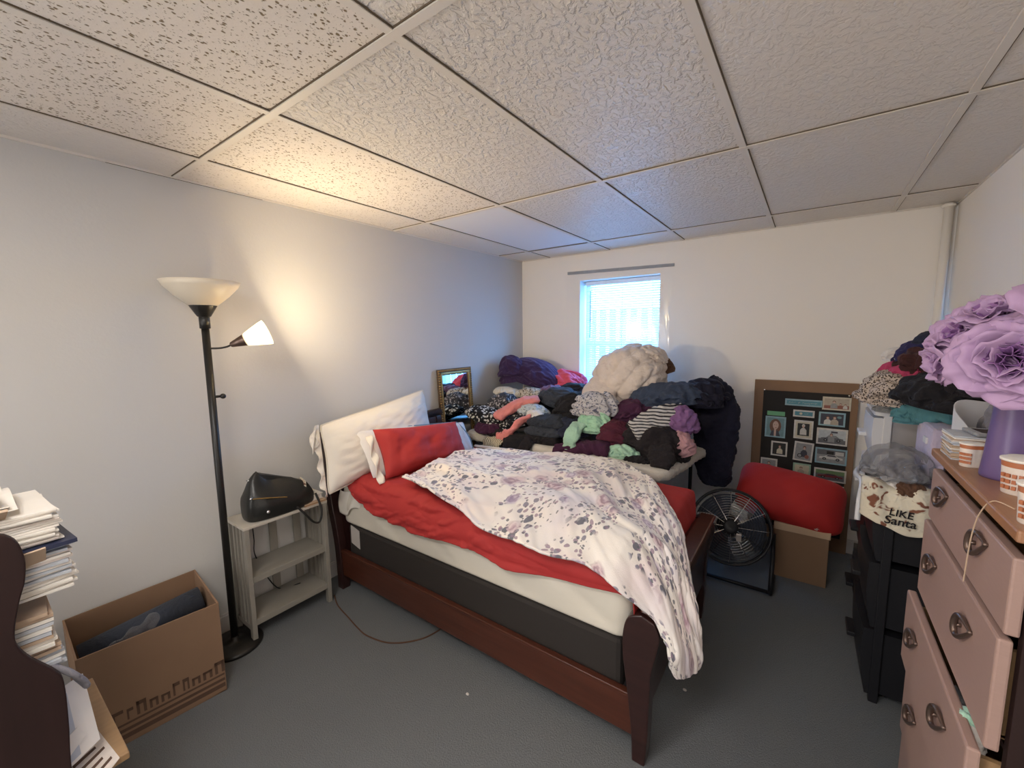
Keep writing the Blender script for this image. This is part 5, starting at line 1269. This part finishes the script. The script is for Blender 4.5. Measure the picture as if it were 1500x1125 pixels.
# ------------------------------------------------------------------ dark desk hutch at the lower left, with papers
dk = thing('desk_hutch', 'dark wooden desk hutch with curved side panel at the lower left, stuffed with papers', 'desk', (.78, -.18, 0))
og = catmull([(-.06, 1.10), (.030, 1.098), (.068, 1.076), (.080, 1.030), (.076, .977), (.064, .934), (.052, .878), (.051, .838), (.067, .795), (.101, .738), (.110, .703), (.108, .60), (.102, .486), (.10, .25), (.10, 0)], 60).tolist()
for x in (.98, .54): b = MB(); b.prism(og+[(-.45, 0), (-.45, 1.10)], 'x', x, x+.022); b.build('side_panel', 'woodD', dk, bevel=.003)
b = MB(); b.box((.56, -.45, .02), (.98, -.435, 1.09)); b.build('back_panel', 'woodD', dk)
for z, y1, m in ((.69, .095, 'woodD'), (.885, .04, 'woodD'), (.405, .205, 'woodL')):
    b = MB(); b.box((.562, -.434, z), (.98, y1, z+.02)); b.build('shelf' if z > .5 else 'pull_out_board', m, dk, bevel=.003)
b = MB(); b.box((.562, -.43, .04), (.98, .085, .40)); b.build('cupboard', 'woodD', dk, bevel=.004)
PG = 'papers on the desk hutch'
pile('paper_stack', 'lower stack of white papers and folders in the curve of the desk side', 'paper stack', (.83, -.02, .711), .24, .27, 16, .0100, ['paper', 'paperB', 'paper', 'kraft'], 21, 0, .012, PG)
pile('paper_stack', 'messy stack of opened mail and envelopes on the hutch shelf', 'paper stack', (.83, .02, .906), .24, .26, 15, .0072, ['paper', 'paper', 'tubwhite', 'paperB'], 22, 4, .018, PG)
b = MB(); b.box((.70, -.14, 1.0165), (.97, .158, 1.026), RZ(4)); tag(b.build('folder', 'navyc'), 'navy folder sticking out between the two upper stacks of mail', 'folder')
pile('paper_stack', 'top stack of white sheets on the navy folder', 'paper stack', (.835, .012, 1.028), .23, .25, 14, .0056, ['paper', 'paper', 'paper', 'tubwhite'], 23, 2, .010, PG)
b = MB()
for k in range(7):
    z = 1.108+k*.012; y1 = .085-.012*k; G = [[(.74+.2*u, -.16+(y1+.16)*v, z+.020*v*v+.008*math.sin(u*5+k)+.006*math.sin(v*9+k*2)) for v in np.linspace(0, 1, 8)] for u in np.linspace(0, 1, 8)]; b.grid(G)
tag(b.build('letters', 'paper', solid=.0015), 'crumpled loose letters lying at the very top of the paper stack', 'letters')
b = MB(); b.box((.90, -.16, 1.11), (.985, .065, 1.116), RY(-38) @ RZ(6)); tag(b.build('envelope', 'kraft'), 'brown envelope leaning on the top stack of sheets at the photo edge', 'envelope')
b = MB(); b.box((.93, -.12, .992), (.995, .115, .996), RY(-55) @ RX(6)); tag(b.build('envelope', 'kraft'), 'second brown envelope, drooping below the navy folder', 'envelope')
b = MB(); b.tube(catmull([(.93, .06, .735), (.95, .10, .725), (.965, .125, .70), (.955, .145, .66), (.95, .15, .64), (.93, .14, .655), (.92, .12, .69), (.91, .07, .72)], 40).tolist(), .007, 8); tag(b.build('coiled_cable', 'c_greyfold', smooth=True), 'grey lilac cable looped over the desk edge below the papers', 'cable')
fl = thing('flyer', 'white flyer with small grey pictures propped on the pull-out board', 'flyer', (.93, .15, .426))
def quad(b, P, t): 
    P = [V(*p) for p in P]; n = (P[1]-P[0]).cross(P[3]-P[0]).normalized()*t; b.add(P+[p-n for p in P], [(0,1,2,3), (7,6,5,4), (0,4,5,1), (1,5,6,2), (2,6,7,3), (3,7,4,0)])
FA, FB, FC, FD = V(.965, .02, .645), V(.86, .155, .625), V(.93, .162, .468), V(1.03, .02, .468)
def fq(u, v, w=0): p = (FD*(1-u)+FC*u)*(1-v)+(FA*(1-u)+FB*u)*v; return p+V(.8, .55, .3).normalized()*w
b = MB(); quad(b, [fq(0, 0), fq(1, 0), fq(1, 1), fq(0, 1)], .002); b.build('sheet', 'paper', fl)
b = MB(); quad(b, [fq(.40, .05, .003), fq(.72, .05, .003), fq(.72, .90, .003), fq(.40, .90, .003)], .001); b.build('printed_pictures', 'paperB', fl)
b = MB(); quad(b, [fq(.45, .10, .005), fq(.82, .22, .005), fq(.74, .40, .005), fq(.42, .34, .005)], .001); b.build('paper_slip', 'paper', fl)
sc_ = thing('printed_card', 'printed card with lines of text lying flat on the light wood pull-out board', 'card', (.98, .10, .4255))
CA, CB, CC, CD = V(.875, .060, .431), V(.835, .170, .431), V(.985, .185, .4275), V(1.10, .065, .4275)
def cq(u, v, w=0): return (CA*(1-u)+CB*u)*(1-v)+(CD*(1-u)+CC*u)*v+V(0, 0, w)
b = MB(); quad(b, [cq(0, 1), cq(1, 1), cq(1, 0), cq(0, 0)], .002); b.build('card', 'tubwhite', sc_)
b = MB()
for k in range(5): quad(b, [cq(.42, .22+.16*k, .0012), cq(.92-.1*(k % 2), .22+.16*k, .0012), cq(.92-.1*(k % 2), .16+.16*k, .0012), cq(.42, .16+.16*k, .0012)], .0004)
b.build('text_lines', 'ink', sc_)

# litter on the carpet
for k, (x, y, lab) in enumerate(((1.288, 1.177, 'tiny white paper scrap on the carpet in front of the bed rail'), (2.028, 1.717, 'tiny white crumb on the carpet at the foot end of the bed'))):
    heap('paper_scrap', lab, 'litter', (x, y, .004), (.007, .005, .005), 'c_white', 400+k, sub=2)
